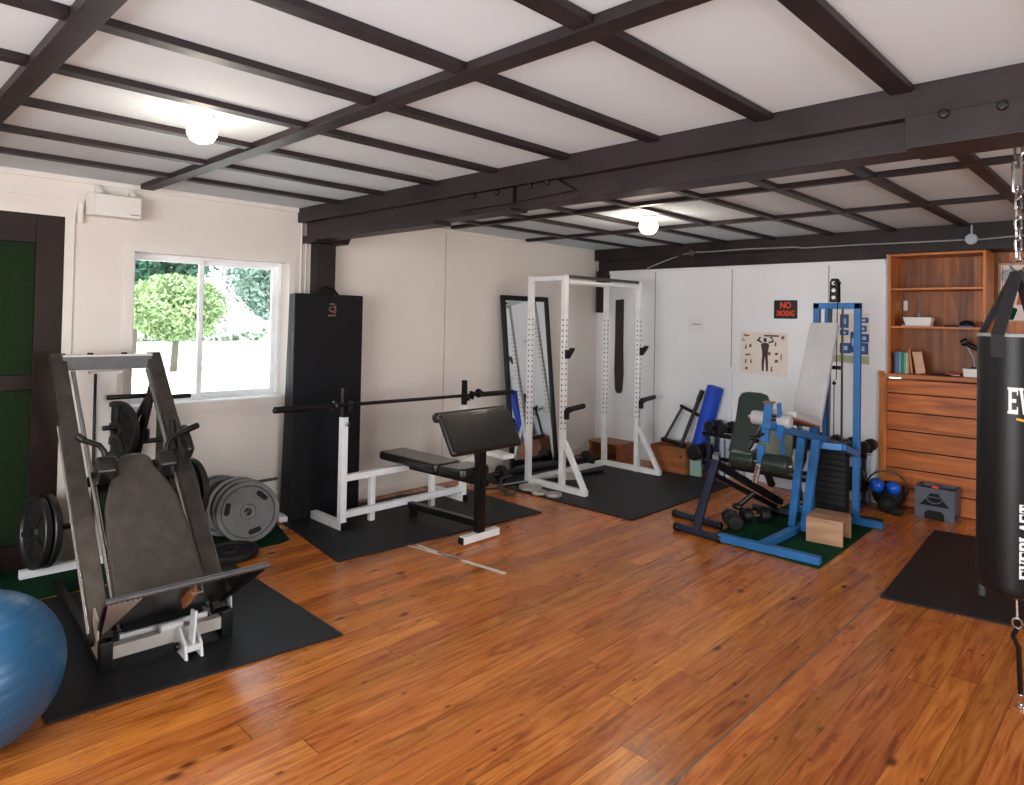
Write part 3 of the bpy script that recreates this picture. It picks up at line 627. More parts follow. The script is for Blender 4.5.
# foot plate
B0 = (0.09, .13); B1 = (-.31, .415)
fp = MB()
fp.bm.faces.ensure_lookup_table()
up_ = V((B1[0] - B0[0], 0, B1[1] - B0[1])); nn = V((up_.z, 0, -up_.x)).normalized()
def fpt(k, v, o=0): q = V((B0[0], v, B0[1])) + up_ * k + nn * o; return q
mfp = basis(V((B0[0], 0, B0[1])), (0, 1, 0), up_)
Lh = up_.length
fp.prism([(-.27, 0), (.27, 0), (.33, Lh), (-.35, Lh)], 0.01, mfp)
fp.build('foot_plate', M['black'], hs, False)
tr = MB(); tr.cyl(fpt(1, -.36), fpt(1, .34), .014, n=12)
for i in range(34): v = -.34 + i * .0205; tr.bar(fpt(.985, v, -.014), fpt(1.02, v + .014, -.010), .006, .006, bev=0)
tr.build('tread_edge', M['gunmetal'], hs, False)
MB().bar(fpt(.02, -.275), fpt(.98, -.345), .03, .022).build('plate_rib', M['black'], hs, False)
MB().bar(fpt(.02, .275), fpt(.98, .325), .03, .022).build('plate_rib', M['black'], hs, False)
MB().prism([(.27, .0), (.33, Lh), (.20, Lh * .98), (.25, .12)], 0.012, basis(V((B0[0], 0, B0[1])) + nn * -.016, (0, 1, 0), up_)).build('plate_corner', M['frosted'], hs, False)
MB().bar(fpt(.9, -.03, -.02), fpt(.5, -.03, -.02), .05, .02, up=(0, 1, 0)).build('plate_hook', M['boxw'], hs, False)
MB().tube([fpt(.93, -.055, -.01), fpt(.93, -.055, -.04), fpt(.93, -.005, -.04), fpt(.93, -.005, -.01)], .005, 6).build('hook_ring', M['chrome'], hs, False)

# ------------------------------------------------------------------ weight plates
def plate_parts(t, r, th, m, face='tri'):
    h = th / 2
    prof = [(0.026, -h), (0.05, -h), (0.055, -h * .35), (r * .82, -h * .35), (r * .86, -h), (r * .98, -h), (r, -h * .7), (r, h * .7), (r * .98, h), (r * .86, h), (r * .82, h * .35), (0.055, h * .35), (0.05, h), (0.026, h), (0.026, -h)]
    body = MB().lathe(prof, n=48)
    k3 = 3 if face == 'tri' else 5
    if face != 'none':
        for k in range(k3):
            a = k * 2 * PI / k3 + (PI / 2 if k3 == 3 else 0)
            body.bar((0.045 * math.cos(a), .045 * math.sin(a), 0), (r * .83 * math.cos(a), r * .83 * math.sin(a), 0), .016 if k3 == 3 else .03, th * .8, bev=0)
    body.build('plate_body', m, t, False)
    if face != 'none':
        for k in range(k3):
            b = (k + .5) * 2 * PI / k3 + (PI / 2 if k3 == 3 else 0)
            if k3 == 3:
                mt = Matrix.Translation((r * .66 * math.cos(b), r * .66 * math.sin(b), -h * .4)) @ Matrix.Rotation(b + PI / 2, 4, 'Z')
                MB().prism(rpoly(r * .42, r * .17, r * .08), h * .8, mt).build('grip_hole', M['hole'], t, False)
            else:
                mt = Matrix.Translation((r * .52 * math.cos(b), r * .52 * math.sin(b), -h * .4)) @ Matrix.Rotation(b - PI / 2, 4, 'Z')
                MB().prism([(-r * .08, -r * .2), (r * .08, -r * .2), (r * .2, r * .24), (-r * .2, r * .24)], h * .8, mt).build('spoke_gap', M['hole'], t, False)
def aim(o, nrm, spin=0):
    q = V(nrm).normalized().to_track_quat('Z', 'Y') @ Quaternion((0, 0, 1), spin); o.rotation_euler = q.to_euler()
g1 = 'grey weight plates leaning below the window'
n1 = V((.86, -.42, .22)).normalized()
pl = thing('weight_plate', 'grey tri-grip weight plate leaning at the very front of the pile below the window', 'weight plate', (0, 0, 0), group=g1)
plate_parts(pl, .215, .034, M['plate']); pl.location = (-4.79, 2.225, .218); aim(pl, n1, .35)
for i, (x, y, z, nr, sp, lb) in enumerate([(-4.86, 2.225, .226, (.88, -.36, .2), 1.0, 'grey weight plate second from the front of the pile below the window'),
        (-4.93, 2.21, .228, (.9, -.3, .2), 1.7, 'grey weight plate in the middle of the pile below the window'),
        (-5.025, 2.15, .226, (.86, -.42, .18), .2, 'grey weight plate fourth in the pile, shifted to the left'),
        (-5.078, 2.135, .226, (.86, -.42, .18), 1.2, 'grey weight plate nearest the wall at the back of the pile')]):
    q = dup(pl, (x, y, z), label=lb); aim(q, nr, sp)
# plates by the leg machine, back left
pg = thing('weight_plate', 'dark spoked plate behind the leg machine, inner one of the pair nearest its rail', 'weight plate', (-5.0, 1.03, .285), group='dark plates behind the leg machine')
plate_parts(pg, .222, .04, M['plated'], 'spoke'); aim(pg, (.12, -.98, .06), .3)
q = dup(pg, (-5.0, .978, .285), label='dark spoked weight plate nearest the green door, behind the leg machine'); aim(q, (.12, -.98, .06), .9)
# black plate flat on the floor
pb = thing('weight_plate', 'black weight plate lying flat on the floor by the corner of the leg machine mat', 'weight plate', (-4.60, 2.02, .018))
plate_parts(pb, .185, .036, M['iron'], 'none'); pb.location.z = 0.024

# weight tree
wt = thing('weight_tree', 'black plate storage tree with side horns standing below the window', 'weight rack', (-4.94, 1.60, 0))
MB().bar((-4.94, 1.66, 0.02), (-4.94, 1.66, 1.24), .04).build('post', M['black'], wt)
MB().bar((-4.92, 1.64, 1.23), (-4.92, 1.48, 0.90), .028).build('brace', M['black'], wt)
MB().bar((-4.94, 1.60, .03), (-4.94, 1.98, .03), .045).bar((-5.15, 1.66, .03), (-4.78, 1.66, .03), .045).build('base', M['black'], wt)
for (ya, yb, z) in ((1.66, 1.84, 1.075), (1.64, 1.32, 1.095), (1.52, 1.30, .90), (1.46, 1.70, .79), (1.66, 1.93, .42)):
    MB().rod((-4.9, ya, z), (-4.9, yb, z), .016).build('horn', M['black'], wt)
MB().rod((-4.88, 1.56, .79), (-4.88, 1.56, .875), .015).build('peg', M['black'], wt)
def hung(x, y, z, m, lb, r=.215, th=.04):
    p = thing('weight_plate', lb, 'weight plate', (x, y, z), group='plates hung on the weight tree'); plate_parts(p, r, th, m, 'spoke'); aim(p, (-0.35 if r < .2 else -.12, 1, 0.0), .4); return p
hung(-4.9, 1.39, .88, M['plated'], 'dark spoked plate hung on the left horn of the weight tree, above the back pad', .19)
hung(-4.9, 1.80, .42, M['plated'], 'dark plate hung low on the right horn of the weight tree, inner one')
hung(-4.9, 1.862, .42, M['plated'], 'dark plate hung low on the right horn of the weight tree, outer one')
tag(MB().prism([(-.08, -.04), (-.02, -.06), (.07, -.03), (.09, .03), (.0, .05), (-.07, .04)], 0.05, Matrix.Translation((-5.1, 2.62, 0.007)), bev=.015).build('crumpled_paper', M['paperw']), 'crumpled white paper on the carpet between the grey plates and the folding mat', 'paper')

# ------------------------------------------------------------------ exercise ball
eb = thing('exercise_ball', 'large blue exercise ball at the left edge beside the black mat', 'ball', (-3.2, .45, 0))
prof = []; NB = 96
for i in range(NB + 1):
    a = -PI / 2 + PI * i / NB; r = .29 - (0.0022 if (i % 6 == 0 and 6 < i < NB - 6) else 0)
    prof.append((max(0, r * math.cos(a)), r * math.sin(a)))
MB().lathe(prof, Matrix.Translation((-3.2, .45, .29)) @ Matrix.Rotation(R(14), 4, 'X') @ Matrix.Rotation(R(-12), 4, 'Y'), 64).build('ball_skin', M['ball'], eb, ang=60)
MB().rod((-3.2 + .20, .45 - .20, .37), (-3.2 + .206, .45 - .206, .372), .012).build('valve', M['navy'], eb)
oc = thing('traffic_cone', 'orange floor cone partly seen at the left edge beside the door', 'cone', (-5.0, .52, .006))
MB().lathe([(0, 0), (.13, 0), (.13, .015), (.085, .02), (.03, .28), (.022, .285), (0, .285)], Matrix.Translation((-5.0, .60, .006)), 24).build('cone_body', M['orange'], oc)

# ------------------------------------------------------------------ folding mat
fm = thing('folding_mat', 'tall black folding mat standing against the post right of the window', 'folding mat', (-5.06, 2.97, 0.0))
MB().bb((-5.05, 2.655, 0.013), (-4.985, 3.29, 1.825), bev=0.012).build('front_panel', M['matv'], fm)
MB().prism([(-5.095, 1.82), (-5.052, 1.82), (-5.052, 0.012), (-5.17, 0.012)], .62, basis((0, 3.28, 0), (1, 0, 0), (0, 0, 1)), bev=.006).build('rear_panel', M['matv'], fm)
MB().tube([(-5.05, 2.90, 1.82), (-5.05, 2.92, 1.865), (-5.05, 2.97, 1.885), (-5.05, 3.03, 1.875), (-5.05, 3.08, 1.82)], .012, 8).build('carry_handle', M['matv'], fm)
lg = MB(); mlg = basis((-4.984, 2.985, 1.70), (0, 1, 0), (0, 0, 1))
lg.prism(rpoly(.075, .016, .006, cy=-.05), .002, mlg); lg.prism(rpoly(.05, .012, .005, cy=.045), .002, mlg)
lg.tube([mlg @ V((.024 * math.cos(a), .024 * math.sin(a), .002)) for a in [k * .5 for k in range(11)]], .006, 6); lg.prism(rpoly(.018, .07, .006, cx=.03, cy=0), .002, mlg); lg.prism(rpoly(.05, .014, .006, cx=.01, cy=-.015), .002, mlg)
lg.build('emblem', M['chrome'], fm)

# ================================================================== PREACHER BENCH + BARBELL STAND
bs = thing('barbell_stand', 'white steel barbell stand with two uprights on the mat beside the folding mat', 'barbell stand', (-4.55, 3.45, 0.012))
for y, k in ((2.86, 0), (4.10, 1)):
    MB().bar((-4.565, y, .02), (-4.565, y, .87), .052).build('upright', M['white'], bs)
    MB().bar((-4.98, y, .04), (-4.53, y, .04), .06).build('foot', M['white'], bs)
    MB().bb((-4.53, y - .028, .012), (-4.524, y + .028, .068)).build('end_cap', M['black'], bs)
    MB().bar((-4.565, y, .86), (-4.565, y, 1.09), .04).bar((-4.56, y + (-.03 if k else .03), .93), (-4.47, y + (-.03 if k else .03), .93), .03).bar((-4.47, y, .93), (-4.46, y, 1.0), .02, .05).build('bar_cradle', M['black'], bs)
    MB().rod((-4.53, y, .82), (-4.50, y, .82), .016).build('pin', M['chrome'], bs)
MB().bar((-4.565, 2.86, .12), (-4.565, 4.10, .12), .05, .05).build('lower_rail', M['white'], bs)
MB().bar((-4.565, 2.86, .40), (-4.565, 4.10, .40), .05, .05).build('upper_rail', M['white'], bs)
for y in (3.16, 3.78): MB().bar((-4.61, y, .012), (-4.61, y, .40), .045).build('leg', M['white'], bs)
bar = thing('barbell', 'empty black barbell lying across the white stand', 'barbell', (-4.49, 3.48, .965))
MB().rod((-4.495, 2.40, .978), (-4.495, 4.60, .955), .0145, n=16).build('shaft', M['black'], bar)
for a, b in ((2.25, 2.73), (4.22, 4.66)): 
    f = lambda y: .978 + (y - 2.4) / 2.2 * -.023
    MB().rod((-4.495, a, f(a)), (-4.495, b, f(b)), .024).build('sleeve', M['black'], bar)
for y in (2.74, 4.21): MB().rod((-4.495, y - .018, .972), (-4.495, y + .018, .972), .042).rod((-4.495, y, .972), (-4.44, y, .99), .01).build('collar', M['black'], bar)

pb_ = thing('preacher_bench', 'black padded preacher curl bench with a flat pad and white front foot', 'weight bench', (-4.1, 3.47, 0.012))
yb = 3.47
MB().bar((-4.51, yb, .10), (-3.70, yb, .13), .05, .05).build('floor_tube', M['black'], pb_)
MB().bar((-4.46, yb, .012), (-4.46, yb, .09), .05).build('rear_foot', M['black'], pb_)
MB().bar((-3.67, yb, .07), (-3.67, yb, .70), .07, .055).build('post', M['black'], pb_)
MB().bar((-3.675, 3.30, .04), (-3.675, 3.665, .04), .055, .055).build('front_foot', M['white'], pb_)
MB().bb((-3.70, 3.292, .014), (-3.65, 3.302, .062)).build('end_cap', M['black'], pb_)
MB().bar((-4.50, yb, .42), (-3.60, yb, .44), .05, .05).build('main_tube', M['black'], pb_)
MB().prism(rpoly(.76, .27, .04), .07, Matrix.Translation((-4.38, yb - .02, .458)) @ Matrix.Rotation(R(-0.5), 4, 'Y'), bev=.02).build('bench_pad', M['vinyl'], pb_)
MB().prism(rpoly(.30, .30, .05), .07, Matrix.Translation((-3.85, yb, .462)) @ Matrix.Rotation(R(-4), 4, 'Y'), bev=.02).build('seat_pad', M['vinyl'], pb_)
pv = V((.16, 0, -.26)).normalized()
mp_ = basis((-3.68, 3.46, .80), (0, 1, 0), -pv)
MB().prism(rpoly(.70, .31, .03), .05, mp_, bev=.02).build('arm_pad', M['vinyl'], pb_)
MB().rod((-3.775, 3.11, .93), (-3.775, 3.81, .93), .038).build('arm_roll', M['vinyl'], pb_)
MB().bar((-3.68, yb, .60), (-3.72, yb, .82), .06, .05).bb((-3.76, yb - .12, .77), (-3.70, yb + .12, .80)).build('pad_bracket', M['black'], pb_)
MB().bar((-4.2, 3.74, .46), (-4.2, 4.10, .50), .035).bar((-4.35, 4.10, .50), (-3.95, 4.06, .50), .12, .035, up=(0, 0, 1)).build('side_arm', M['white'], pb_)

# ================================================================== MIRROR
mi = thing('floor_mirror', 'tall black framed mirror leaning on the cream wall behind the power rack', 'mirror', (-5.05, 5.54, 0.012))
tb = V((-5.0, 0, .012)); tt = V((-5.205, 0, 1.905)); mu = (tt - tb); H_ = mu.length
mm = basis((tb.x, 5.16, tb.z), (0, 1, 0), mu)
W_ = .76; f_ = .055
fm_ = MB()
for (a, b, c, d) in ((0, 0, f_, H_), (W_ - f_, 0, W_, H_), (f_, 0, W_ - f_, f_), (f_, H_ - f_, W_ - f_, H_)):
    fm_.prism([(a, b), (c, b), (c, d), (a, d)], .035, mm, bev=.004, seg=1)
fm_.build('mirror_frame', M['black'], mi)
MB().prism([(f_ - .01, f_ - .01), (W_ - f_ + .01, f_ - .01), (W_ - f_ + .01, H_ - f_ + .01), (f_ - .01, H_ - f_ + .01)], .012, mm @ Matrix.Translation((0, 0, .008))).build('mirror_glass', M['mirror'], mi)

# ================================================================== POWER RACK
pr = thing('power_rack', 'white steel power rack with rows of peg holes standing on the far rubber mat', 'power rack', (-4.3, 5.7, 0.012))
FX, RX, RT, YA, YB = -4.18, -4.62, 2.085, 5.03, 6.30
for x, y in ((FX, YA), (FX, YB), (RX, YA), (RX, YB)):
    p = MB().bar((0, 0, 0), (0, 0, RT - .012), .052).build('post', M['whiteh'], pr, False); p.location = V((x, y, 0)) - V((-4.3, 5.7, 0))
for y in (YA, YB):
    MB().bar((RX, y, .042), (-3.88, y, .042), .055).build('base_rail', M['white'], pr)
    MB().bar((-3.90, y, .05), (FX + .02, y, .49), .045, .045, up=(0, 1, 0)).build('diagonal_brace', M['white'], pr)
    MB().bar((RX, y, RT - .03), (FX, y, RT - .03), .048).build('top_rail', M['white'], pr)
MB().bar((RX, YA, .042), (RX, YB, .042), .055).build('base_rail', M['white'], pr)
MB().bar((RX, YA, RT - .03), (RX, YB, RT - .03), .048).build('top_rail', M['white'], pr)
MB().bar((FX, YA, RT - .06), (FX, YB, RT - .06), .03, .03).build('top_rail', M['white'], pr)
MB().rod((FX, YA + .04, RT - .012), (FX, YB - .02, RT - .012), .016).build('pull_up_bar', M['gunmetal'], pr)
for y in (YA, YB):
    MB().prism([(0, -.055), (.03, -.055), (.085, .02), (.095, .05), (.06, .05), (.045, .03), (.0, .03)], .045, basis((FX + .026, y + .022, 1.335), (1, 0, 0), (0, 0, 1)), bev=.004, seg=1).build('bar_hook', M['black'], pr)
    MB().rod((FX + .05, y, .79), (FX + .05, y + .26, .81), .026).bar((FX + .045, y, .70), (FX + .045, y, .79), .04).bar((FX + .045, y, .78), (FX + .045, y + .06, .79), .045).build('safety_handle', M['black'], pr)

# things on the floor around the rack
t = thing('loaded_bar', 'black thick-handled bar with a round disc end lying along the wall by the mirror', 'barbell', (-4.72, 5.4, .012))
MB().rod((-4.80, 4.72, .10), (-4.68, 6.02, .10), .035).build('shaft', M['black'], t)
MB().rod((-4.675, 6.02, .105), (-4.668, 6.10, .105), .092, .02).build('end_disc', M['iron'], t)
MB().rod((-4.80, 4.86, .10), (-4.805, 4.80, .10), .086, .02).build('end_disc', M['iron'], t)
t = thing('steel_bar', 'thin pale steel bar lying on the mat beneath the rack', 'bar', (-4.65, 5.4, .012))
MB().rod((-4.68, 4.62, .03), (-4.40, 5.95, .03), .014).build('shaft', M['chrome'], t)
MB().rod((-4.45, 5.68, .035), (-4.39, 5.97, .035), .02).build('sleeve', M['black'], t)
for (x, y, z, r, lb) in ((-4.44, 4.87, .025, .115, 'largest pale grey disc on the mat under the near rear post of the rack'),
        (-4.26, 4.80, .022, .075, 'small pale grey disc on the mat in front of the rack, left one'),
        (-4.12, 4.84, .022, .075, 'small pale grey disc on the mat in front of the rack, right one'),
        (-4.50, 5.50, .028, .13, 'speckled grey plate lying inside the power rack'),
        (-4.80, 4.55, .022, .08, 'small grey disc on the mat edge near the preacher bench')):
    p = thing('small_plate', lb, 'weight plate', (x, y, z), group='small discs on the rack mat')
    plate_parts(p, r, .024 if r < .12 else .03, M['frosted'], 'none')
cs = thing('cable_strap', 'tangle of black strap and clips on the floor between bench and rack', 'strap', (-4.55, 4.55, 0))
MB().tube([(-4.75, 4.50, .02), (-4.62, 4.55, .03), (-4.55, 4.52, .05), (-4.48, 4.58, .02), (-4.43, 4.50, .02), (-4.38, 4.60, .02), (-4.45, 4.66, .06), (-4.56, 4.62, .02)], .011, 8).build('strap_loop', M['web'], cs)
MB().tube([(-4.62, 4.62, .02), (-4.66, 4.70, .10), (-4.62, 4.80, .12)], .012, 8).build('strap_end', M['web'], cs)

# wooden step in the corner
ws = thing('wooden_step', 'low brown wooden step box in the far corner behind the rack', 'step box', (-4.8, 6.75, 0))
MB().bb((-5.05, 6.56, .185), (-4.60, 6.90, .205), bev=.003).build('top_board', M['boxw'], ws)
MB().bb((-5.04, 6.57, 0), (-5.01, 6.89, .185)).build('side_board', M['boxw'], ws)
MB().bb((-4.64, 6.57, 0), (-4.61, 6.89, .185)).build('side_board', M['boxw'], ws)
MB().bb((-5.01, 6.86, 0), (-4.64, 6.88, .185)).build('back_board', M['boxw'], ws)
# planter box
pbx = thing('wooden_crate', 'open brown wooden box on the floor by the white wall, right of the rack', 'box', (-3.94, 6.75, 0))
for nm, a, b in (('front_board', (-4.17, 6.55, 0), (-3.73, 6.57, .285)), ('back_board', (-4.17, 6.76, 0), (-3.73, 6.78, .32)), ('side_board', (-4.17, 6.57, 0), (-4.15, 6.76, .285)), ('side_board', (-3.75, 6.57, 0), (-3.73, 6.76, .285)), ('bottom_board', (-4.15, 6.57, 0.02), (-3.75, 6.76, .04))):
    MB().bb(a, b, bev=.002).build(nm, M['boxw'], pbx)
MB().rod((-3.79, 6.551, .20), (-3.79, 6.547, .20), .012).build('finger_hole', M['hole'], pbx)
# black folding bar frame
ff = thing('bar_frame', 'black H-shaped exercise bar frame standing in the open wooden box against the wall', 'exercise bar', (-3.9, 6.7, .04))
def fp2(x, z): return (x, 6.62 + (z - .04) / .85 * .26, z)
MB().rod(fp2(-3.93, .045), fp2(-3.73, .87), .02).rod(fp2(-3.752, .78), fp2(-3.722, .90), .026).build('long_bar', M['black'], ff)
MB().rod(fp2(-4.10, .30), fp2(-3.93, .70), .015).build('short_bar', M['black'], ff)
MB().rod(fp2(-3.96, .71), fp2(-3.69, .62), .018).build('cross_bar', M['black'], ff)
MB().rod(fp2(-4.12, .33), fp2(-3.82, .29), .023).build('base_bar', M['black'], ff)
# blue foam roll
fo = thing('foam_roll', 'blue rolled foam mat leaning upright against the white wall', 'exercise mat', (-3.72, 6.83, 0))
MB().rod((-3.775, 6.79, .006), (-3.545, 6.84, .955), .086, .012, 28).build('roll', M['foam'], fo)
tag(MB().bb((-3.72, 6.62, 0), (-3.585, 6.66, .275), bev=.01).build('green_tray', M['green']), 'pale mint green tray standing on edge beside the wooden box', 'tray')

# ------------------------------------------------------------------ dumbbell rack
dk = thing('dumbbell_rack', 'long low black dumbbell rack along the white wall behind the machines', 'dumbbell rack', (-2.75, 6.7, 0))
for x in (-3.48, -2.02):
    MB().bar((x, 6.58, .0), (x, 6.58, .47), .035).bar((x, 6.76, .0), (x, 6.76, .50), .035).bar((x, 6.55, .02), (x, 6.80, .02), .035).build('end_frame', M['navy'], dk)
MB().bar((-3.56, 6.60, .475), (-1.95, 6.60, .475), .03, .04).bar((-3.56, 6.76, .505), (-1.95, 6.76, .505), .03, .04).build('top_shelf', M['black'], dk)
MB().bar((-3.56, 6.60, .17), (-1.95, 6.60, .17), .03, .04).bar((-3.56, 6.76, .20), (-1.95, 6.76, .20), .03, .04).build('lower_shelf', M['black'], dk)
def dumbbell(loc, rz, label, L_=.28, r=.055, m='iron', group='dumbbells on the long rack', hexa=True):
    t = thing('dumbbell', label, 'dumbbell', loc, rz, group)
    MB().rod((-L_ / 2 + .05, 0, 0), (L_ / 2 - .05, 0, 0), .014).build('handle', M['graphite'], t, False)
    for s in (1, -1):
        if hexa: MB().lathe([(0, 0), (r * .8, 0), (r, .012), (r, .07), (r * .8, .082), (0, .082)], Matrix.Translation((s * L_ / 2, 0, 0)) @ Matrix.Rotation(-s * PI / 2, 4, 'Y'), 10).build('head', M[m], t, False)
        else: MB().rod((s * L_ / 2, 0, 0), (s * (L_ / 2 - .085), 0, 0), r, .02).build('head', M[m], t, False)
    return t
xs = [-3.47, -3.32, -3.17, -3.02, -2.87, -2.72, -2.57, -2.42, -2.27, -2.12, -1.97]
words = ['leftmost', 'second from the left', 'third from the left', 'fourth from the left', 'fifth from the left, behind the green backrest', 'sixth from the left, behind the blue machine', 'seventh from the left, behind the blue machine', 'fourth from the right end', 'third from the right end', 'second from the right end', 'rightmost, beside the wooden cabinet']
d0 = dumbbell((xs[0], 6.68, .558), 90, 'black round-headed dumbbell on the long rack top, ' + words[0])
for x, wd in zip(xs[1:], words[1:]): dup(d0, (x, 6.68, .558), 90, 'black round-headed dumbbell on the long rack top, ' + wd)
d1 = dumbbell((-3.585, 6.60, .28), 88, 'large black dumbbell at the left end of the lower rack shelf', .28, .085)
dup(d1, (-2.06, 6.62, .27), 95, 'large black dumbbell at the right end of the lower rack shelf')
def bin_(x0_, x1_, z, lb):
    t = thing('storage_bin', lb, 'storage bin', ((x0_ + x1_) / 2, 6.91, 0))
    MB().bb((x0_, 6.82, 0), (x1_, 6.915, z), bev=.01).build('bin_body', M['cloudy'], t); MB().bb((x0_ - .006, 6.814, z - .03), (x1_ + .006, 6.92, z), bev=.005).build('bin_rim', M['cloudy'], t)
bin_(-3.60, -3.43, .42, 'white storage bin behind the left end of the dumbbell rack')
bin_(-3.41, -3.22, .42, 'second white storage bin, just right of the one behind the rack end')
bin_(-2.92, -2.50, .45, 'pale blue-white storage bin seen behind the blue machine struts')
bin_(-2.22, -2.0, .45, 'pale bin next to the wooden cabinet, behind the weight stack')

# ================================================================== GREEN BENCH (decline)
gb = thing('incline_bench', 'dark green padded incline bench on a navy frame, left of the blue machine', 'weight bench', (-2.6, 5.3, 0))
MB().rod((-2.80, 4.81, .03), (-2.44, 4.78, .03), .028).build('front_foot', M['navy'], gb)
MB().rod((-3.0, 5.13, .03), (-2.58, 5.08, .03), .028).build('front_foot', M['navy'], gb)
for p, q in (((-2.83, 4.81, .03), (-2.78, 4.81, .03)), ((-2.455, 4.78, .03), (-2.41, 4.78, .03)), ((-3.03, 5.13, .03), (-2.98, 5.13, .03)), ((-2.60, 5.08, .03), (-2.56, 5.08, .03))):
    MB().rod(p, q, .033).build('foot_cap', M['black'], gb)
MB().bar((-2.63, 4.80, .05), (-2.50, 4.85, .60), .055, .035, up=(0, 1, 0)).build('front_post', M['navy'], gb)
MB().bar((-2.78, 5.10, .05), (-2.54, 4.95, .60), .06, .035, up=(0, 1, 0)).build('front_post', M['navy'], gb)
MB().bar((-2.50, 4.84, .61), (-2.55, 4.97, .61), .05).build('post_head', M['gunmetal'], gb)
MB().bar((-2.53, 4.90, .56), (-2.36, 5.72, .15), .06, .05).build('main_rail', M['black'], gb)
MB().bar((-2.62, 4.98, .46), (-2.42, 5.76, .09), .05, .04).build('main_rail', M['black'], gb)
MB().rod((-2.62, 5.76, .045), (-2.26, 5.80, .045), .03).build('rear_foot', M['black'], gb)
MB().bar((-2.50, 5.05, .50), (-2.42, 5.42, .60), .05).build('seat_support', M['black'], gb)
mb1 = basis((-2.475, 5.42, .83), (1, 0, 0), (.07, .14, .6))
MB().prism([(-.16, -.26), (.0, -.26), (.135, .04), (.135, .19), (.11, .235), (.06, .25), (-.05, .25), (-.10, .235), (-.125, .19), (-.13, 0)], .05, mb1 , bev=.016).build('backrest_pad', M['gvinyl'], gb)
mb2 = basis((-2.36, 5.64, .68), (1, .25, 0), (.12, .3, .45))
MB().prism([(-.17, -.16), (.13, -.20), (.13, .10), (-.08, .16)], .05, mb2, bev=.012).build('seat_pad', M['sage'], gb)
MB().tube([(-2.18, 5.6, .85), (-2.12, 5.62, .72), (-2.14, 5.66, .55), (-2.20, 5.68, .40), (-2.18, 5.7, .2)], .018, 8).build('side_lever', M['black'], gb)
MB().bar((-2.44, 5.45, .62), (-2.38, 5.60, .30), .045).build('pad_support', M['black'], gb)
MB().rod((-2.26, 5.0, .37), (-2.36, 4.96, .26), .02).sphere((-2.37, 4.95, .25), .032, (1.4, .8, .8), 12).build('adjust_lever', M['black'], gb)
# dumbbells on the floor
dumbbell((-2.53, 5.20, .065), 130, 'black dumbbell on the wooden floor under the green bench, nearer to its front foot', .24, .065, 'iron', 'dumbbells on the floor under the green bench', False)
dumbbell((-2.46, 5.46, .065), 50, 'black dumbbell on the floor under the green bench, nearer the turf mat', .24, .065, 'iron', 'dumbbells on the floor under the green bench', False)

# ================================================================== BLUE MACHINE
bm_ = thing('leg_extension_machine', 'blue steel leg extension machine with pale grey seat and green rollers on the turf mat', 'exercise machine', (-2.06, 5.4, 0.008))
bx = -2.06
MB().bar((-2.44, 4.79, .04), (-1.71, 4.82, .04), .06, .055).build('front_foot', M['blue'], bm_)
MB().bar((-2.13, 4.80, .04), (-2.09, 6.05, .04), .06, .05).build('spine', M['blue'], bm_)
MB().bar((-2.40, 6.04, .035), (-1.66, 6.06, .035), .06, .055).build('rear_foot', M['blue'], bm_)
MB().bar((-2.15, 5.45, .05), (-2.085, 5.45, .76), .055, .05, up=(0, 1, 0)).build('strut', M['blue'], bm_)
MB().bar((-2.06, 5.46, .03), (-1.975, 5.46, .76), .06, .05, up=(0, 1, 0)).build('strut', M['blue'], bm_)
MB().bar((-1.84, 5.97, .03), (-1.84, 5.97, 1.835), .05, .05).build('tower_upright', M['blue'], bm_)
MB().bar((-2.165, 5.97, .03), (-2.165, 5.97, 1.835), .05, .05).build('tower_upright', M['blue'], bm_)
MB().bar((-2.10, 6.0, .03), (-2.07, 5.97, 1.80), .05, .05).build('tower_upright', M['blue'], bm_)
MB().bar((-2.19, 5.97, 1.81), (-1.815, 5.97, 1.81), .05, .05).build('tower_top', M['blue'], bm_)
MB().bar((bx, 4.74, .935), (bx, 5.90, .69), .055, .055).build('seat_tube', M['blue'], bm_)
MB().bar((-2.0, 5.56, .70), (-1.83, 5.60, .70), .05, .05).bar((-1.83, 5.60, .70), (-1.84, 5.95, .60), .05, .05).build('side_arm', M['blue'], bm_)
MB().prism([(-.03, -.05), (.03, -.06), (.08, .0), (.08, .06), (.05, .06), (.0, .03)], .05, basis((bx + .03, 4.84, .89), (0, 1, 0), (0, 0, 1)), bev=.004).build('pivot_bracket', M['blue'], bm_)
ax, ay = -2.07, 4.80
MB().bar((ax, ay, 1.08), (ax - .03, ay, .80), .055, .03, up=(0, 1, 0)).bar((ax + .05, ay + .05, 1.08), (ax + .06, ay + .12, .70), .02, .04, up=(0, 1, 0)).build('lever_arm', M['blue'], bm_)
MB().bar((ax - .045, ay - .02, .78), (ax - .045, ay - .02, .62), .05, .035, up=(0, 1, 0)).build('lever_sleeve', M['blue'], bm_)
MB().bar((ax - .055, ay - .03, .64), (ax - .085, ay - .03, .50), .035, .03, up=(0, 1, 0)).build('lever_tip', M['chrome'], bm_)
MB().box((ax, ay, 1.085), (.07, .06, .012)).build('lever_cap', M['boxw'], bm_)
MB().rod((ax - .10, ay - .03, .83), (ax - .02, ay - .04, .86), .009).sphere((ax - .11, ay - .03, .82), .02, n=12).build('lock_pin', M['black'], bm_)
MB().rod((-2.23, 4.88, .955), (-2.115, 4.88, .955), .052, .015).build('white_roller', M['wvinyl'], bm_)
MB().rod((-2.04, 4.89, .95), (-1.945, 4.89, .95), .048, .015).build('white_roller', M['wvinyl'], bm_)
MB().rod((-2.345, 4.80, .65), (-2.165, 4.80, .65), .068, .015, 28).build('green_roller', M['gvinyl'], bm_)
MB().rod((-2.10, 4.80, .65), (-1.915, 4.80, .65), .07, .015, 28).build('green_roller', M['gvinyl'], bm_)
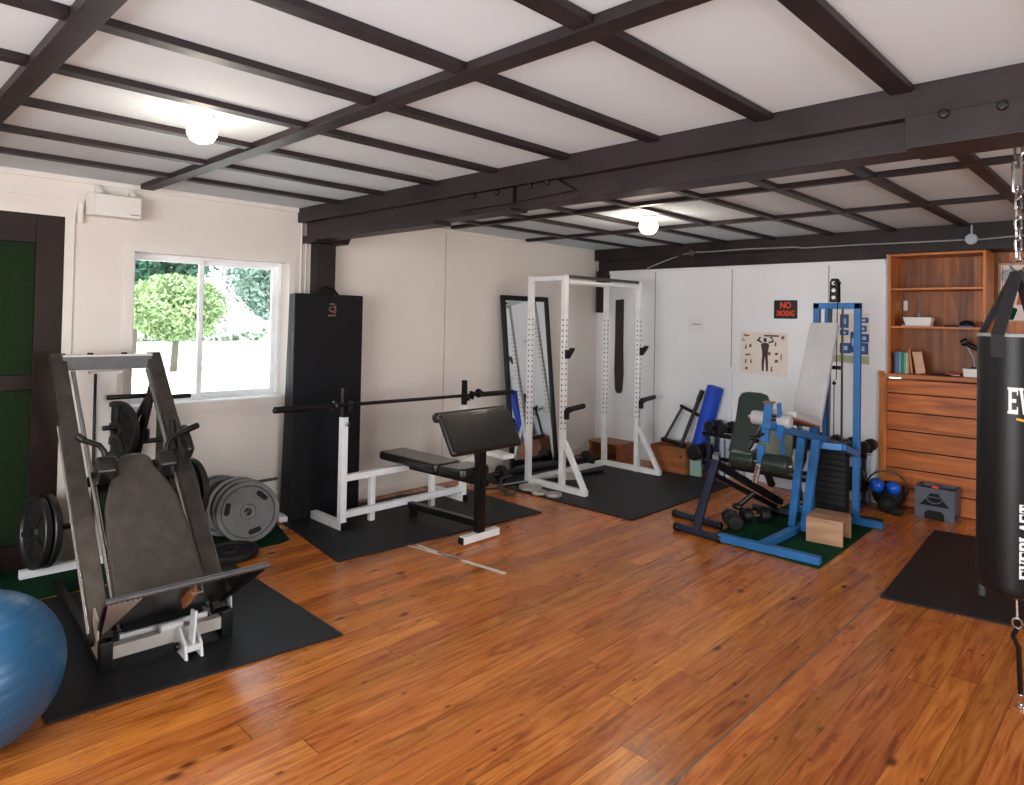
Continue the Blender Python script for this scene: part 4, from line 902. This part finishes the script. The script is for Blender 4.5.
MB().rod((-2.26, 4.88, .955), (-1.95, 4.88, .955), .014).build('roller_axle', M['chrome'], bm_)
MB().rod((-2.36, 4.80, .65), (-1.90, 4.80, .65), .016).build('roller_axle', M['chrome'], bm_)
MB().prism(rpoly(.23, .56, .03), .05, basis((bx + .01, 5.21, .915), (1, 0, 0), (0, .56, -.125)), bev=.014).build('seat_pad', M['wvinyl'], bm_)
MB().prism(rpoly(.21, .50, .02), .015, basis((bx + .01, 5.21, .90), (1, 0, 0), (0, .56, -.125)), bev=.002).build('seat_board', M['boxw'], bm_)
MB().prism(rpoly(.225, .88, .02), .05, basis((bx, 5.69, 1.255), (1, 0, 0), (0, .37, .78)), bev=.014).build('backrest_pad', M['wvinyl'], bm_)
MB().bar((bx, 5.60, .76), (bx, 5.95, 1.5), .05, .04).build('backrest_support', M['blue'], bm_)
ws_ = MB()
for i in range(13): ws_.bb((-2.12, 5.84, .08 + i * .047), (-1.885, 5.95, .08 + i * .047 + .044), bev=.003)
ws_.build('weight_stack', M['iron'], bm_)
for x, yy in ((-2.045, 5.90), (-1.935, 5.90)): MB().cyl((x, yy, .06), (x, yy, 1.79), .009, n=10).build('guide_rod', M['black'], bm_)
MB().cyl((-1.99, 5.88, .69), (-1.99, 5.88, 1.2), .004, n=6).cyl((-1.97, 5.87, 1.2), (-1.99, 5.94, 1.95), .004, n=6).sphere((-1.99, 5.88, 1.17), .016, n=10).build('pull_cable', M['iron'], bm_)
pk = MB(); pk.prism([(-.035, -.10), (.035, -.10), (.032, .07), (.018, .10), (-.018, .10), (-.032, .07)], .012, basis((-2.02, 6.0, 1.94), (1, 0, 0), (0, 0, 1)))
pk.prism([(-.035, -.10), (.035, -.10), (.032, .07), (.018, .10), (-.018, .10), (-.032, .07)], .012, basis((-2.02, 5.95, 1.94), (1, 0, 0), (0, 0, 1))); pk.build('pulley_bracket', M['black'], bm_)
for z in (1.88, 1.94, 2.0): MB().rod((-2.02, 5.936, z), (-2.02, 5.932, z), .016, .001).build('bracket_slot', M['white'], bm_)
MB().rod((-2.02, 5.93, 2.0), (-1.96, 5.93, 2.0), .008).build('pulley_pin', M['black'], bm_)
MB().bar((-2.15, 5.86, 1.30), (-1.93, 5.86, 1.30), .03).build('cable_guide', M['black'], bm_)

# plywood step
sp_ = thing('plywood_step', 'small pale plywood step on the turf mat in front of the blue machine', 'step box', (-1.86, 5.45, .008))
o = V((-1.985, 5.295, .008)); ex = V((.252, .035, 0)); ey = V((-.035, .30, 0))
exn, eyn = ex.normalized(), ey.normalized()
MB().prism([(0, 0), (ex.length, 0), (ex.length, ey.length), (0, ey.length)], .02, basis(o + V((0, 0, .165)), exn, eyn), bev=.002, seg=1).build('top_board', M['ply'], sp_)
MB().prism([(0, 0), (ex.length, 0), (ex.length, .018), (0, .018)], .165, basis(o, exn, eyn)).build('front_board', M['ply'], sp_)
MB().prism([(0, 0), (ex.length, 0), (ex.length, .018), (0, .018)], .165, basis(o + ey - eyn * .018, exn, eyn)).build('rear_board', M['ply'], sp_)

# ================================================================== CABINET + BOOKCASE
cab = thing('plank_cabinet', 'built-in cabinet faced with wide horizontal orange-brown boards under the bookcase', 'cabinet', (-0.9, 7.2, 0))
CX0, CX1, CY = -1.955, -0.45, 6.985
bh = [0, .17, .345, .515, .69, .86, 1.03, 1.165]
for i in range(7):
    MB().bb((CX0 + .03, CY, bh[i] + .006), (CX1, CY + .022, bh[i + 1] - .004), bev=.004).build('front_board', M['planks'], cab)
MB().bb((CX0 + .03, CY + .012, 0), (CX1, CY + .03, 1.165)).build('backing', M['hole'], cab)
MB().bb((-1.937, WY - .03, 0), (-1.878, WY - .002, 1.195), bev=.003).build('side_stile', M['pinev'], cab)
MB().bb((-1.89, WY - .02, 1.18), (CX1, 7.45, 1.215), bev=.003).build('top_board', M['pine'], cab)
MB().bb((-1.94, WY - .035, 1.175), (-1.90, WY - .002, 1.235), bev=.004).build('corner_post', M['pinev'], cab)
bk = thing('bookcase', 'open orange pine bookcase with three shelves standing on the plank cabinet', 'bookcase', (-1.52, 7.2, 1.215))
BX0, BX1, BY = -1.895, -1.135, 7.0
MB().bb((BX0, BY, 1.216), (BX0 + .022, 7.39, 2.325), bev=.002).build('side_panel', M['pinev'], bk)
MB().bb((BX1 - .022, BY, 1.216), (BX1, 7.39, 2.325), bev=.002).build('side_panel', M['pinev'], bk)
MB().bb((BX0 + .022, BY + .003, 2.30), (BX1 - .022, 7.39, 2.323), bev=.002).build('top_panel', M['pine'], bk)
for z in (1.985, 1.633): MB().bb((BX0 + .022, BY + .002, z), (BX1 - .022, 7.37, z + .02), bev=.002).build('shelf', M['pine'], bk)
MB().bb((BX0 + .022, 7.372, 1.216), (BX1 - .022, 7.39, 2.30)).build('back_panel', M['backing'], bk)
# books
zb = 1.216; x = -1.855
specs = [((44, 38, 60), .016, .19, 'dark thin book at the left end of the row'), ((110, 104, 150), .016, .195, 'lilac book second in the row'), ((70, 110, 170), .014, .195, 'blue book third in the row'), ((120, 170, 190), .013, .195, 'pale blue book fourth in the row'), ((40, 120, 90), .024, .195, 'thick green book in the middle of the row'), ((90, 180, 150), .014, .19, 'mint book right of the thick green one'), ((200, 180, 150), .014, .195, 'cream book beside the mint one'), ((150, 140, 120), .012, .185, 'grey-tan thin book near the orange cover')]
for c_, w_, h_, lb in specs:
    t = thing('book', lb + ' on the cabinet top', 'book', (x + w_ / 2, 7.1, zb), group='books standing in the bookcase')
    MB().bb((x, 7.03, zb), (x + w_, 7.17, zb + h_), bev=.0015).build('cover', mat('book_cover_%d' % len(bpy.data.materials), c_, .5, var=.1), t)
    MB().bb((x + .002, 7.036, zb + h_ - .0005), (x + w_ - .002, 7.165, zb + h_ + .0008)).build('pages', M['paperw'], t)
    x += w_ + .0012
for (dx, c_, w_, wd_, h_, lb, tl) in ((.002, (196, 108, 52), .016, .14, .225, 'orange magazine leaning beside the row of books', 6), (.045, (196, 150, 120), .012, .15, .205, 'tan picture book leaning outermost at the right of the row', 10)):
    t = thing('book', lb, 'book', (x + dx, 7.1, zb), group='books standing in the bookcase')
    mt = basis((x + dx + .012, 7.05, zb + .001), (1, .15, 0), (0, 1, 0)) @ Matrix.Rotation(R(-tl), 4, 'Y')
    cm_ = mat('book_cover_%d' % len(bpy.data.materials), c_, .5, var=.1)
    b = MB(); b.box((0.004, .07, h_ / 2), (w_, wd_, h_)); b.bm.transform(mt); b.build('cover', cm_, t)
    if tl == 10:
        b = MB(); b.box((.035, -.004, h_ * .48), (.075, .006, h_ * .96)); b.bm.transform(mt); b.build('front_cover', cm_, t)
# things on the shelves
t = thing('rounded_box', 'long pale grey rounded box on the middle shelf of the bookcase', 'box', (-1.68, 7.1, 1.653))
MB().prism([(-.10, 0.012), (.10, 0.012), (.115, .065), (.105, .085), (-.12, .085), (-.118, .065)], .10, basis((-1.665, 7.16, 1.652), (1, 0, 0), (0, 0, 1)), bev=.006).build('body', M['plastic'], t)
MB().bb((-1.79, 7.04, 1.653), (-1.55, 7.14, 1.664), bev=.003).build('tray', M['paperw'], t)
t = thing('plug_adaptor', 'small white plug adaptor on the left of the bookcase back', 'plug', (-1.84, 7.37, 1.78))
MB().bb((-1.905 + .05, 7.35, 1.80), (-1.82, 7.371, 1.90), bev=.008).build('plug_body', M['paperw'], t)
t = thing('hanging_cord', 'thin pale cord and hook hanging on the bookcase back above the grey box', 'cord', (-1.71, 7.36, 1.75))
MB().tube([(-1.72, 7.365, 1.96), (-1.715, 7.362, 1.85), (-1.725, 7.36, 1.78)], .003, 6).sphere((-1.725, 7.355, 1.76), .016, (1, .5, 1.4), 10).build('cord_line', M['wire'], t)
t = thing('folded_cloth', 'dark blue and black folded cloth on the right of the middle shelf', 'cloth', (-1.33, 7.1, 1.653))
MB().sphere((-1.295, 7.12, 1.683), .05, (1.1, .9, .6), 16).bb((-1.46, 7.06, 1.653), (-1.33, 7.16, 1.667), bev=.005).build('dark_cloth', M['matv'], t)
MB().bb((-1.34, 7.03, 1.653), (-1.235, 7.08, 1.668), bev=.004).build('blue_band', M['bluei'], t)
t = thing('small_cup', 'small brown glass cup at the right end of the middle shelf', 'cup', (-1.185, 7.08, 1.653))
MB().lathe([(0, 0), (.017, 0), (.022, .05), (.019, .05), (.015, .005), (0, .005)], Matrix.Translation((-1.187, 7.08, 1.653)), 16).build('cup_body', M['boxw'], t)
for (a, b, zz, hh, lb) in ((-1.30, -1.10, 1.2165, .036, 'lower white box under the desk lamp on the cabinet top'), (-1.305, -1.10, 1.254, .034, 'upper white box stacked under the desk lamp on the cabinet top')):
    t = thing('white_box', lb, 'box', ((a + b) / 2, 7.09, zz), group='white boxes on the cabinet top'); MB().bb((a, 7.03, zz), (b - .04, 7.15, zz + hh), bev=.004).build('box_body', M['plastic'], t); MB().bb((a - .002, 7.028, zz + hh - .008), (b - .038, 7.152, zz + hh + .001), bev=.002).build('box_lid', M['paperw'], t)
dl = thing('desk_lamp', 'black desk lamp head on a pale bent arm above the white boxes', 'lamp', (-1.24, 7.1, 1.29))
MB().rod((-1.22, 7.10, 1.291), (-1.22, 7.10, 1.305), .035).build('lamp_base', M['black'], dl)
MB().tube([(-1.23, 7.10, 1.305), (-1.235, 7.10, 1.38), (-1.27, 7.09, 1.45), (-1.285, 7.08, 1.50)], .006, 8).build('lamp_arm', M['disc'], dl)
MB().rod((-1.30, 7.07, 1.52), (-1.16, 7.06, 1.44), .022).rod((-1.325, 7.07, 1.505), (-1.275, 7.07, 1.535), .03).build('lamp_head', M['black'], dl)
t = thing('hand_tool', 'black pliers lying on the cabinet top in front of the bookcase', 'tool', (-1.5, 7.03, 1.2165)); MB().bar((-1.56, 7.06, 1.224), (-1.44, 7.03, 1.224), .03, .014).tube([(-1.45, 7.03, 1.223), (-1.40, 7.02, 1.223), (-1.36, 7.03, 1.223)], .006, 6).build('tool_body', M['black'], t)
t = thing('clamp_tool', 'red handled clamp lying on the cabinet top beside the white boxes', 'tool', (-1.4, 7.04, 1.2165)); MB().bar((-1.44, 7.10, 1.228), (-1.33, 7.08, 1.228), .03, .022).build('handle', M['red'], t); MB().rod((-1.40, 7.03, 1.2265), (-1.33, 7.03, 1.2265), .01).build('jaw', M['chrome'], t)

# framed print right of bookcase
pf = thing('framed_print', 'white framed print with orange line and green shape behind the punching bag', 'picture', (-0.8, 7.45, 1.7))
MB().bb((-1.115, 7.44, 1.70), (-.40, 7.459, 2.235), bev=.003).build('frame', M['ply'], pf)
MB().bb((-1.095, 7.436, 1.72), (-.42, 7.441, 2.215)).build('mount', M['paper'], pf)
MB().prism([(-1.08, 1.725), (-1.0, 1.725), (-.97, 1.82), (-1.02, 1.85), (-1.06, 1.79)], .002, basis((0, 7.436, 0), (1, 0, 0), (0, 0, 1))).build('printed_green_shape', M['gmat'], pf)
MB().prism([(-.98, 1.86), (-.94, 1.86), (-.92, 2.0), (-.95, 2.03)], .002, basis((0, 7.436, 0), (1, 0, 0), (0, 0, 1))).bb((-1.085, 7.434, 1.75), (-1.08, 7.436, 2.2)).build('printed_orange_lines', M['orange'], pf)
ds = thing('wall_dial', 'round white dial hanging in front of the framed print above the punching bag', 'dial', (-1.0, 7.42, 2.1))
MB().rod((-1.02, 7.436, 2.115), (-1.02, 7.40, 2.115), .062, .01).build('dial_case', M['disc'], ds)
MB().bar((-1.02, 7.395, 2.115), (-1.0, 7.395, 2.14), .006).build('dial_hand', M['gunmetal'], ds)

# crate and blue balls by the cabinet
cr = thing('plastic_crate', 'dark grey plastic crate with cut-out handle standing by the plank cabinet', 'crate', (-1.45, 6.82, 0))
cxa, cxb, cya, cyb, ch = -1.595, -1.30, 6.72, 6.95, .265
MB().bb((cxa, cya, 0.0), (cxb, cya + .012, ch), bev=.003).bb((cxa, cyb - .012, 0), (cxb, cyb, ch), bev=.003).bb((cxa, cya + .01, 0), (cxa + .012, cyb - .01, ch), bev=.003).bb((cxb - .012, cya + .01, 0), (cxb, cyb - .01, ch), bev=.003).bb((cxa, cya, .03), (cxb, cyb, .045)).build('crate_body', M['crate'], cr)
MB().bb((cxa - .006, cya - .006, ch - .02), (cxb + .006, cya + .016, ch), bev=.003).bb((cxa - .006, cyb - .016, ch - .02), (cxb + .006, cyb + .006, ch), bev=.003).bb((cxa - .006, cya, ch - .02), (cxa + .016, cyb, ch), bev=.003).bb((cxb - .016, cya, ch - .02), (cxb + .006, cyb, ch), bev=.003).build('crate_rim', M['crate'], cr)
mc = basis((-1.447, cya - .001, 0), (1, 0, 0), (0, 0, 1))
MB().prism([(-.05, .19), (-.03, .222), (.03, .222), (.05, .19), (.11, .115), (-.11, .115)], .004, mc).build('cut_out', M['hole'], cr)
MB().prism([(-.075, 0.0), (.075, 0.0), (.072, .05), (.05, .075), (-.05, .075), (-.072, .05)], .004, mc).build('foot_opening', M['hole'], cr)
MB().tube([mc @ V((.055 * math.cos(a), .175 + .035 * math.sin(a), .004)) for a in [PI + k * PI / 8 for k in range(9)]], .006, 6).bar(mc @ V((-.05, .19, .003)), mc @ V((.05, .19, .003)), .008).build('grip_bar', M['crate'], cr)
t = thing('cloth_bundle', 'dark cloth with a red tag lying in the top of the grey crate', 'cloth', (-1.45, 6.83, .045))
MB().box((-1.50, 6.83, .15), (.13, .18, .20), bev=.05, seg=4).box((-1.375, 6.83, .15), (.12, .18, .19), bev=.05, seg=4).build('cloth', M['matv'], t)
MB().box((-1.455, 6.79, .262), (.05, .04, .03), bev=.01).build('red_tag', M['red'], t)
bp_ = thing('ball_net', 'black net bag with frame on the floor left of the grey crate', 'bag', (-1.84, 6.75, 0))
MB().sphere((-1.83, 6.80, .13), .12, (1.1, .8, 1.0), 20).sphere((-1.80, 6.66, .07), .075, (1.0, .9, .95), 16).sphere((-1.72, 6.62, .035), .06, (1.2, 1, .6), 14).build('net_body', M['hole'], bp_)
MB().tube([V((-1.82 + .16 * math.cos(a), 6.74 + .03 * math.cos(a), .20 + .15 * math.sin(a))) for a in [k * PI / 10 for k in range(-1, 12)]], .008, 8).build('hoop', M['black'], bp_)
for (x, z, r, lb) in ((-1.88, .225, .062, 'shiny blue ball on the left in the black net bag'), (-1.745, .225, .058, 'shiny blue ball on the right in the black net bag')):
    t = thing('blue_ball', lb, 'ball', (x, 6.66, z - r)); MB().sphere((x, 6.655, z), r, n=28).build('ball_skin', M['balls'], t); MB().tube([V((x + r * 1.01 * math.cos(a), 6.655 - .0, z + r * 1.01 * math.sin(a))) for a in [k * 2 * PI / 28 for k in range(28)]], .003, 6, True).build('seam_band', M['navy'], t)

# ================================================================== PUNCHING BAG
PX, PY, PRd = -.482, 3.70, .148
pbag = thing('punching_bag', 'black hanging punching bag with white EVERLAST lettering at the right edge', 'punching bag', (PX, PY, .52))
zb0, zb1 = .50, 1.625
MB().lathe([(0, zb0), (PRd * .80, zb0), (PRd * .93, zb0 + .012), (PRd, zb0 + .05), (PRd * 1.005, zb0 + .4), (PRd, zb1 - .02), (PRd * .985, zb1), (PRd * .9, zb1 + .004), (0, zb1 - .01)], Matrix.Translation((PX, PY, 0)), 64).build('bag_body', M['bagv'], pbag)
MB().lathe([(PRd * 1.004, zb1 - .012), (PRd * 1.012, zb1 - .006), (PRd * .99, zb1 + .003), (PRd * .98, zb1 - .004), (PRd * 1.004, zb1 - .012)], Matrix.Translation((PX, PY, 0)), 64).build('top_piping', M['wire'], pbag)
apex = V((PX, PY, 1.90))
for k, a in enumerate((-110, -20, 70, 160)):
    a = R(a); d_ = V((math.cos(a), math.sin(a), 0)); sd = V((-math.sin(a), math.cos(a), 0))
    p0 = V((PX, PY, zb1)) + d_ * (PRd + .003); p1 = V((PX, PY, zb1 - .10)) + d_ * (PRd + .004)
    mb = MB(); hw = .026; th = .003
    seq = [apex + d_ * .012, V((PX, PY, zb1 + .01)) + d_ * (PRd - .004), p0, p1]
    for A_, B_ in zip(seq, seq[1:]):
        mb.bar(A_, B_, hw * 2, th * 2, up=d_ if abs(d_.dot((B_ - A_).normalized())) < .9 else V((0, 0, 1)), bev=0)
    mb.build('hanging_strap', M['web'], pbag)
# EVERLAST letters wrapped on the cylinder
def letters():
    f = {}
    S_ = .22
    f['E'] = [((0, 0), (S_, 1)), ((-.06, 0), (S_, .10)), ((-.06, .90), (S_, 1)), ((S_, 0), (.62, .16)), ((S_, .84), (.62, 1)), ((S_, .43), (.5, .57)), ((.54, 0), (.62, .28)), ((.54, .72), (.62, 1))]
    f['L'] = [((0, 0), (S_, 1)), ((-.06, .9), (.28, 1)), ((S_, 0), (.6, .16)), ((.52, 0), (.6, .3)), ((-.06, 0), (S_, .1))]
    f['T'] = [((.2, 0), (.42, 1)), ((0, .84), (.62, 1)), ((0, .7), (.08, 1)), ((.54, .7), (.62, 1)), ((.12, 0), (.5, .1))]
    f['R'] = [((0, 0), (S_, 1)), ((S_, .84), (.5, 1)), ((.4, .5), (.6, .92)), ((S_, .42), (.5, .56)), ((-.06, 0), (.28, .1))]
    f['S'] = [((0, .84), (.6, 1)), ((0, .5), (.2, .95)), ((0, .43), (.6, .58)), ((.4, .05), (.6, .5)), ((0, 0), (.6, .15)), ((0, 0), (.08, .28)), ((.52, .72), (.6, 1))]
    f['V'] = [((-.06, .9), (.26, 1)), ((.38, .9), (.68, 1))]; f['A'] = [((-.06, 0), (.22, .1)), ((.4, 0), (.7, .1)), ((.15, .28), (.45, .4))]
    dg = {'V': [((.0, 1), (.2, 1), (.40, 0), (.24, 0)), ((.50, 1), (.62, 1), (.40, 0), (.28, 0))], 'A': [((.0, 0), (.12, 0), (.36, 1), (.24, 1)), ((.40, 0), (.62, 0), (.42, 1), (.22, 1))], 'R': [((.22, .46), (.42, .46), (.68, 0), (.46, 0))]}
    return f, dg
def bag_text(word, hgt, sx, a0, z0, vert=False, nm='lettering'):
    f, dg = letters(); mb = MB(); x = 0
    def put(poly):
        pts = []
        k = len(poly)
        for i in range(k):
            p, q = V(poly[i]).to_2d(), V(poly[(i + 1) % k]).to_2d()
            for s in range(4): pts.append(p.lerp(q, s / 4))
        out = []
        for p in pts:
            if vert: u, v = -p.y * hgt, p.x * sx
            else: u, v = p.x * sx, p.y * hgt
            th = a0 + u / PRd; rr = PRd * 1.012
            out.append(V((PX + rr * math.cos(th), PY + rr * math.sin(th), z0 + v)))
        b = mb.bm; c_ = sum(out, V()) / len(out); cv = V((c_.x - PX, c_.y - PY, 0)); c_ = V((PX, PY, c_.z)) + cv.normalized() * PRd * 1.014
        vs = [b.verts.new(p) for p in out]; cc = b.verts.new(c_)
        for i in range(len(vs)): b.faces.new((vs[i], vs[(i + 1) % len(vs)], cc))
    for ch in word:
        for (a, b), (c, d) in f[ch]: put([(x + a, b), (x + c, b), (x + c, d), (x + a, d)])
        for q in dg.get(ch, []): put([(x + p[0], p[1]) for p in q])
        x += .70
    return mb.build(nm, M['paint'], pbag)
# camera-facing angle of the bag is about -82 deg; the word starts a little left of it
bag_text('EVERLAST', .112, .053, R(-94.5), 1.287)
bag_text('EVERLAST',   .05, .056, R(-60), .60, True, 'side_lettering')
yl = MB(); 
for i in range(6):
    a, b = R(-84 + i * 4), R(-84 + (i + 1) * 4); rr = PRd * 1.013; z = 1.262 - i * .002
    yl.quad((PX + rr * math.cos(a), PY + rr * math.sin(a), z), (PX + rr * math.cos(b), PY + rr * math.sin(b), z - .002), (PX + rr * math.cos(b), PY + rr * math.sin(b), z + .008), (PX + rr * math.cos(a), PY + rr * math.sin(a), z + .010))
yl.build('yellow_swoosh', M['yellow'], pbag)
# chain
chn = thing('bag_chain', 'steel chain with a snap hook holding the punching bag from the ceiling', 'chain', (PX, PY, 1.9))
def link(mb, c, L_, w_, r, rz, tilt=0):
    pts = []
    for i in range(16):
        a = 2 * PI * i / 16; px_ = w_ / 2 * math.cos(a); pz = w_ / 2 * math.sin(a) + (L_ / 2 - w_ / 2) * (1 if math.sin(a) > 0 else -1)
        pts.append(V((px_, 0, pz)))
    m_ = Matrix.Translation(V(c)) @ Matrix.Rotation(rz, 4, 'Z'); mb.tube([m_ @ p for p in pts], r, 8, True)
MB().tube([V((PX + .028 * math.cos(a), PY, 1.93 + .028 * math.sin(a))) for a in [k * PI / 10 for k in range(20)]], .006, 8, True).build('ring', M['chrome'], chn)
z = 1.975
k = 0
while z < 2.26:
    mb = MB(); link(mb, (PX, PY, z), .058, .026, .0048, R(40) if k % 2 else R(-50)); mb.build('chain_link', M['chrome'], chn); z += .046; k += 1
mb = MB(); link(mb, (PX, PY, 2.32), .15, .05, .007, R(45)); mb.build('snap_hook', M['chrome'], chn)
mb = MB(); mb.cyl((PX, PY, 2.36), (PX, PY, 2.415), .016); mb.build('swivel', M['chrome'], chn)
mb = MB(); link(mb, (PX, PY, 2.44), .06, .035, .006, R(-30)); mb.build('chain_link', M['chrome'], chn)
MB().bb((PX - .05, PY - .05, 2.485), (PX + .05, PY + .05, 2.54)).cyl((PX, PY, 2.455), (PX, PY, 2.487), .008).build('mounting_block', M['beam'], chn)
# tether
te = thing('floor_tether', 'black bungee tether with a clip from the bag bottom to a floor ring', 'tether', (PX + .02, PY, 0))
MB().cyl((PX, PY, .50), (PX + .003, PY, .38), .005).tube([V((PX + .003, PY + .0, .36)) + V((.018 * math.cos(a), 0, .022 * math.sin(a))) for a in [k_ * PI / 8 for k_ in range(16)]], .005, 8, True).build('clip', M['chrome'], te)
MB().tube([(PX + .003, PY, .34), (PX - .012, PY, .30), (PX + .008, PY, .26), (PX + .016, PY, .06)], .010, 8).build('strap', M['black'], te)
MB().tube([V((PX + .018 + .012 * math.cos(a), PY, .035 + .022 * math.sin(a))) for a in [k_ * PI / 8 for k_ in range(16)]], .004, 8, True).rod((PX + .018, PY, 0), (PX + .018, PY, .012), .018, .002).build('floor_ring', M['chrome'], te)
# grey stool behind the bag (one leg shows)
so = thing('grey_stool', 'low stool behind the punching bag, only one grey tube leg visible on the mat', 'stool', (-.58, 5.2, .012))
for x, y in ((-.828, 5.03), (-.36, 5.08), (-.80, 5.42), (-.34, 5.47)): MB().rod((x, y, .012), (x, y, .44), .022, .004).build('leg', M['gunmetal'], so)
MB().prism(rpoly(.46, .42, .06), .06, Matrix.Translation((-.58, 5.25, .44)), bev=.02).build('seat', M['vinyl'], so)

# ------------------------------------------------------------------ sub-parts go under their part
SUB = {'end_cap': ('foot', 'front_foot', 'front_crossbar'), 'bolt': ('top_crossbar',), 'top_cap': ('top_crossbar',), 'tread_edge': ('foot_plate',), 'plate_rib': ('foot_plate',),
       'plate_corner': ('foot_plate',), 'plate_hook': ('foot_plate',), 'hook_ring': ('foot_plate',), 'catch_knob': ('safety_catch',), 'pin': ('upright',), 'bar_cradle': ('upright',),
       'foot_cap': ('front_foot',), 'lever_sleeve': ('lever_arm',), 'lever_tip': ('lever_arm',), 'lever_cap': ('lever_arm',), 'lock_pin': ('lever_arm',), 'bracket_slot': ('pulley_bracket',),
       'pulley_pin': ('pulley_bracket',), 'seat_board': ('seat_pad',), 'grip_bar': ('crate_body',), 'cut_out': ('crate_body',), 'foot_opening': ('crate_body',), 'lettering': ('bag_body', 'sign_plate'),
       'side_lettering': ('bag_body',), 'yellow_swoosh': ('bag_body',), 'top_piping': ('bag_body',), 'printed_figure': ('sheet',), 'printed_details': ('sheet',), 'printed_title': ('sheet',),
       'printed_photos': ('sheet',), 'printed_highlights': ('sheet',), 'printed_strip': ('sheet',), 'printed_line': ('sheet',), 'grip_hole': ('plate_body',), 'spoke_gap': ('plate_body',),
       'badge': ('casing',), 'side_panel_': ('casing',), 'pad_bracket': ('shoulder_pad', 'arm_pad'), 'roll_end': ('roll',), 'dial_hand': ('dial_case',), 'emblem': ('front_panel',)}
def centre(o):
    return sum((V(c) for c in o.bound_box), V()) / 8
for t in [o for o in C.objects if o.type == 'EMPTY' and o.parent is None]:
    kids = [k for k in t.children if k.type == 'MESH']
    for k in kids:
        want = SUB.get(k.name.split('.')[0])
        if not want: continue
        cand = [p for p in kids if p.name.split('.')[0] in want and p.parent == t]
        if cand: k.parent = min(cand, key=lambda p: (centre(p) - centre(k)).length)

# ================================================================== LIGHT
wd = bpy.data.worlds.new('World'); bpy.context.scene.world = wd; wd.use_nodes = True
N, Lk = wd.node_tree.nodes, wd.node_tree.links
bg = N['Background']; bg.inputs[0].default_value = (0.86, 0.93, 1.0, 1); bg.inputs[1].default_value = 4.5
tc = N.new('ShaderNodeTexCoord'); gr = N.new('ShaderNodeTexGradient'); sp = N.new('ShaderNodeSeparateXYZ'); rp = N.new('ShaderNodeValToRGB')
Lk.new(tc.outputs['Generated'], sp.inputs[0]); Lk.new(sp.outputs[2], rp.inputs[0])
rp.color_ramp.elements[0].color = (1, 1, 1, 1); rp.color_ramp.elements[1].color = (0.72, 0.86, 1, 1); Lk.new(rp.outputs[0], bg.inputs[0])
def area(name, loc, target, sx, sy, e, c=(1, 1, 1), portal=False):
    l = bpy.data.lights.new(name, 'AREA'); l.shape = 'RECTANGLE'; l.size = sx; l.size_y = sy; l.energy = e; l.color = c
    o = bpy.data.objects.new(name, l); C.objects.link(o); o.location = loc
    o.rotation_euler = (V(target) - V(loc)).to_track_quat('-Z', 'Y').to_euler()
    if portal: l.cycles.is_portal = True
    return o
area('window_portal', (-5.46, 2.137, 1.53), (0, 2.137, 1.53), 1.3, 1.2, 1, portal=True)
area('fill_light_behind', (-1.6, -2.8, 1.5), (-2.8, 3.2, 0.9), 3.6, 1.8, 300, (.94, .975, 1))  # added soft fill lamp behind the camera; no window stands there
area('fill_light_side', (3.3, 2.6, 1.6), (-2.5, 4.0, 1.0), 3.0, 1.7, 190, (.94, .975, 1))  # unseen fill lamp added at the right; that wall has no window
area('ceiling_bounce_near', (-1.2, 0.8, 0.9), (-1.6, 1.6, 2.54), 2.6, 2.6, 18, (.84, .94, 1))
sn = bpy.data.lights.new('sun', 'SUN'); sn.energy = 8; sn.angle = R(1.2); sn.color = (1, .96, .88)
so_ = bpy.data.objects.new('sun', sn); C.objects.link(so_); so_.rotation_euler = V((-.45, .35, -.85)).to_track_quat('-Z', 'Y').to_euler()

# ================================================================== CAMERA
cam = bpy.data.cameras.new('camera'); co = bpy.data.objects.new('camera', cam); C.objects.link(co)
yaw, pitch, roll = 0.771377, 0.01873, 0.018773
c_, s_ = math.cos(yaw), math.sin(yaw)
r0 = V((c_, s_, 0)); f0 = V((-s_, c_, 0)); u0 = V((0, 0, 1))
f1 = f0 * math.cos(pitch) + u0 * math.sin(pitch); u1 = u0 * math.cos(pitch) - f0 * math.sin(pitch)
Rr = r0 * math.cos(roll) + u1 * math.sin(roll); Ur = u1 * math.cos(roll) - r0 * math.sin(roll)
mcam = Matrix((Rr, Ur, -f1)).transposed().to_4x4(); mcam.translation = V((0, 0, 1.65)); co.matrix_world = mcam
cam.sensor_width = 36; cam.lens = 677.08 * 36 / 1024; cam.shift_y = -(392.5 - 306.29) / 1024; cam.clip_start = 0.05; cam.clip_end = 200
bpy.context.scene.camera = co
sc = bpy.context.scene
sc.view_settings.view_transform = 'Standard'; sc.view_settings.look = 'None'; sc.view_settings.exposure = 0.0; sc.view_settings.gamma = 1.0
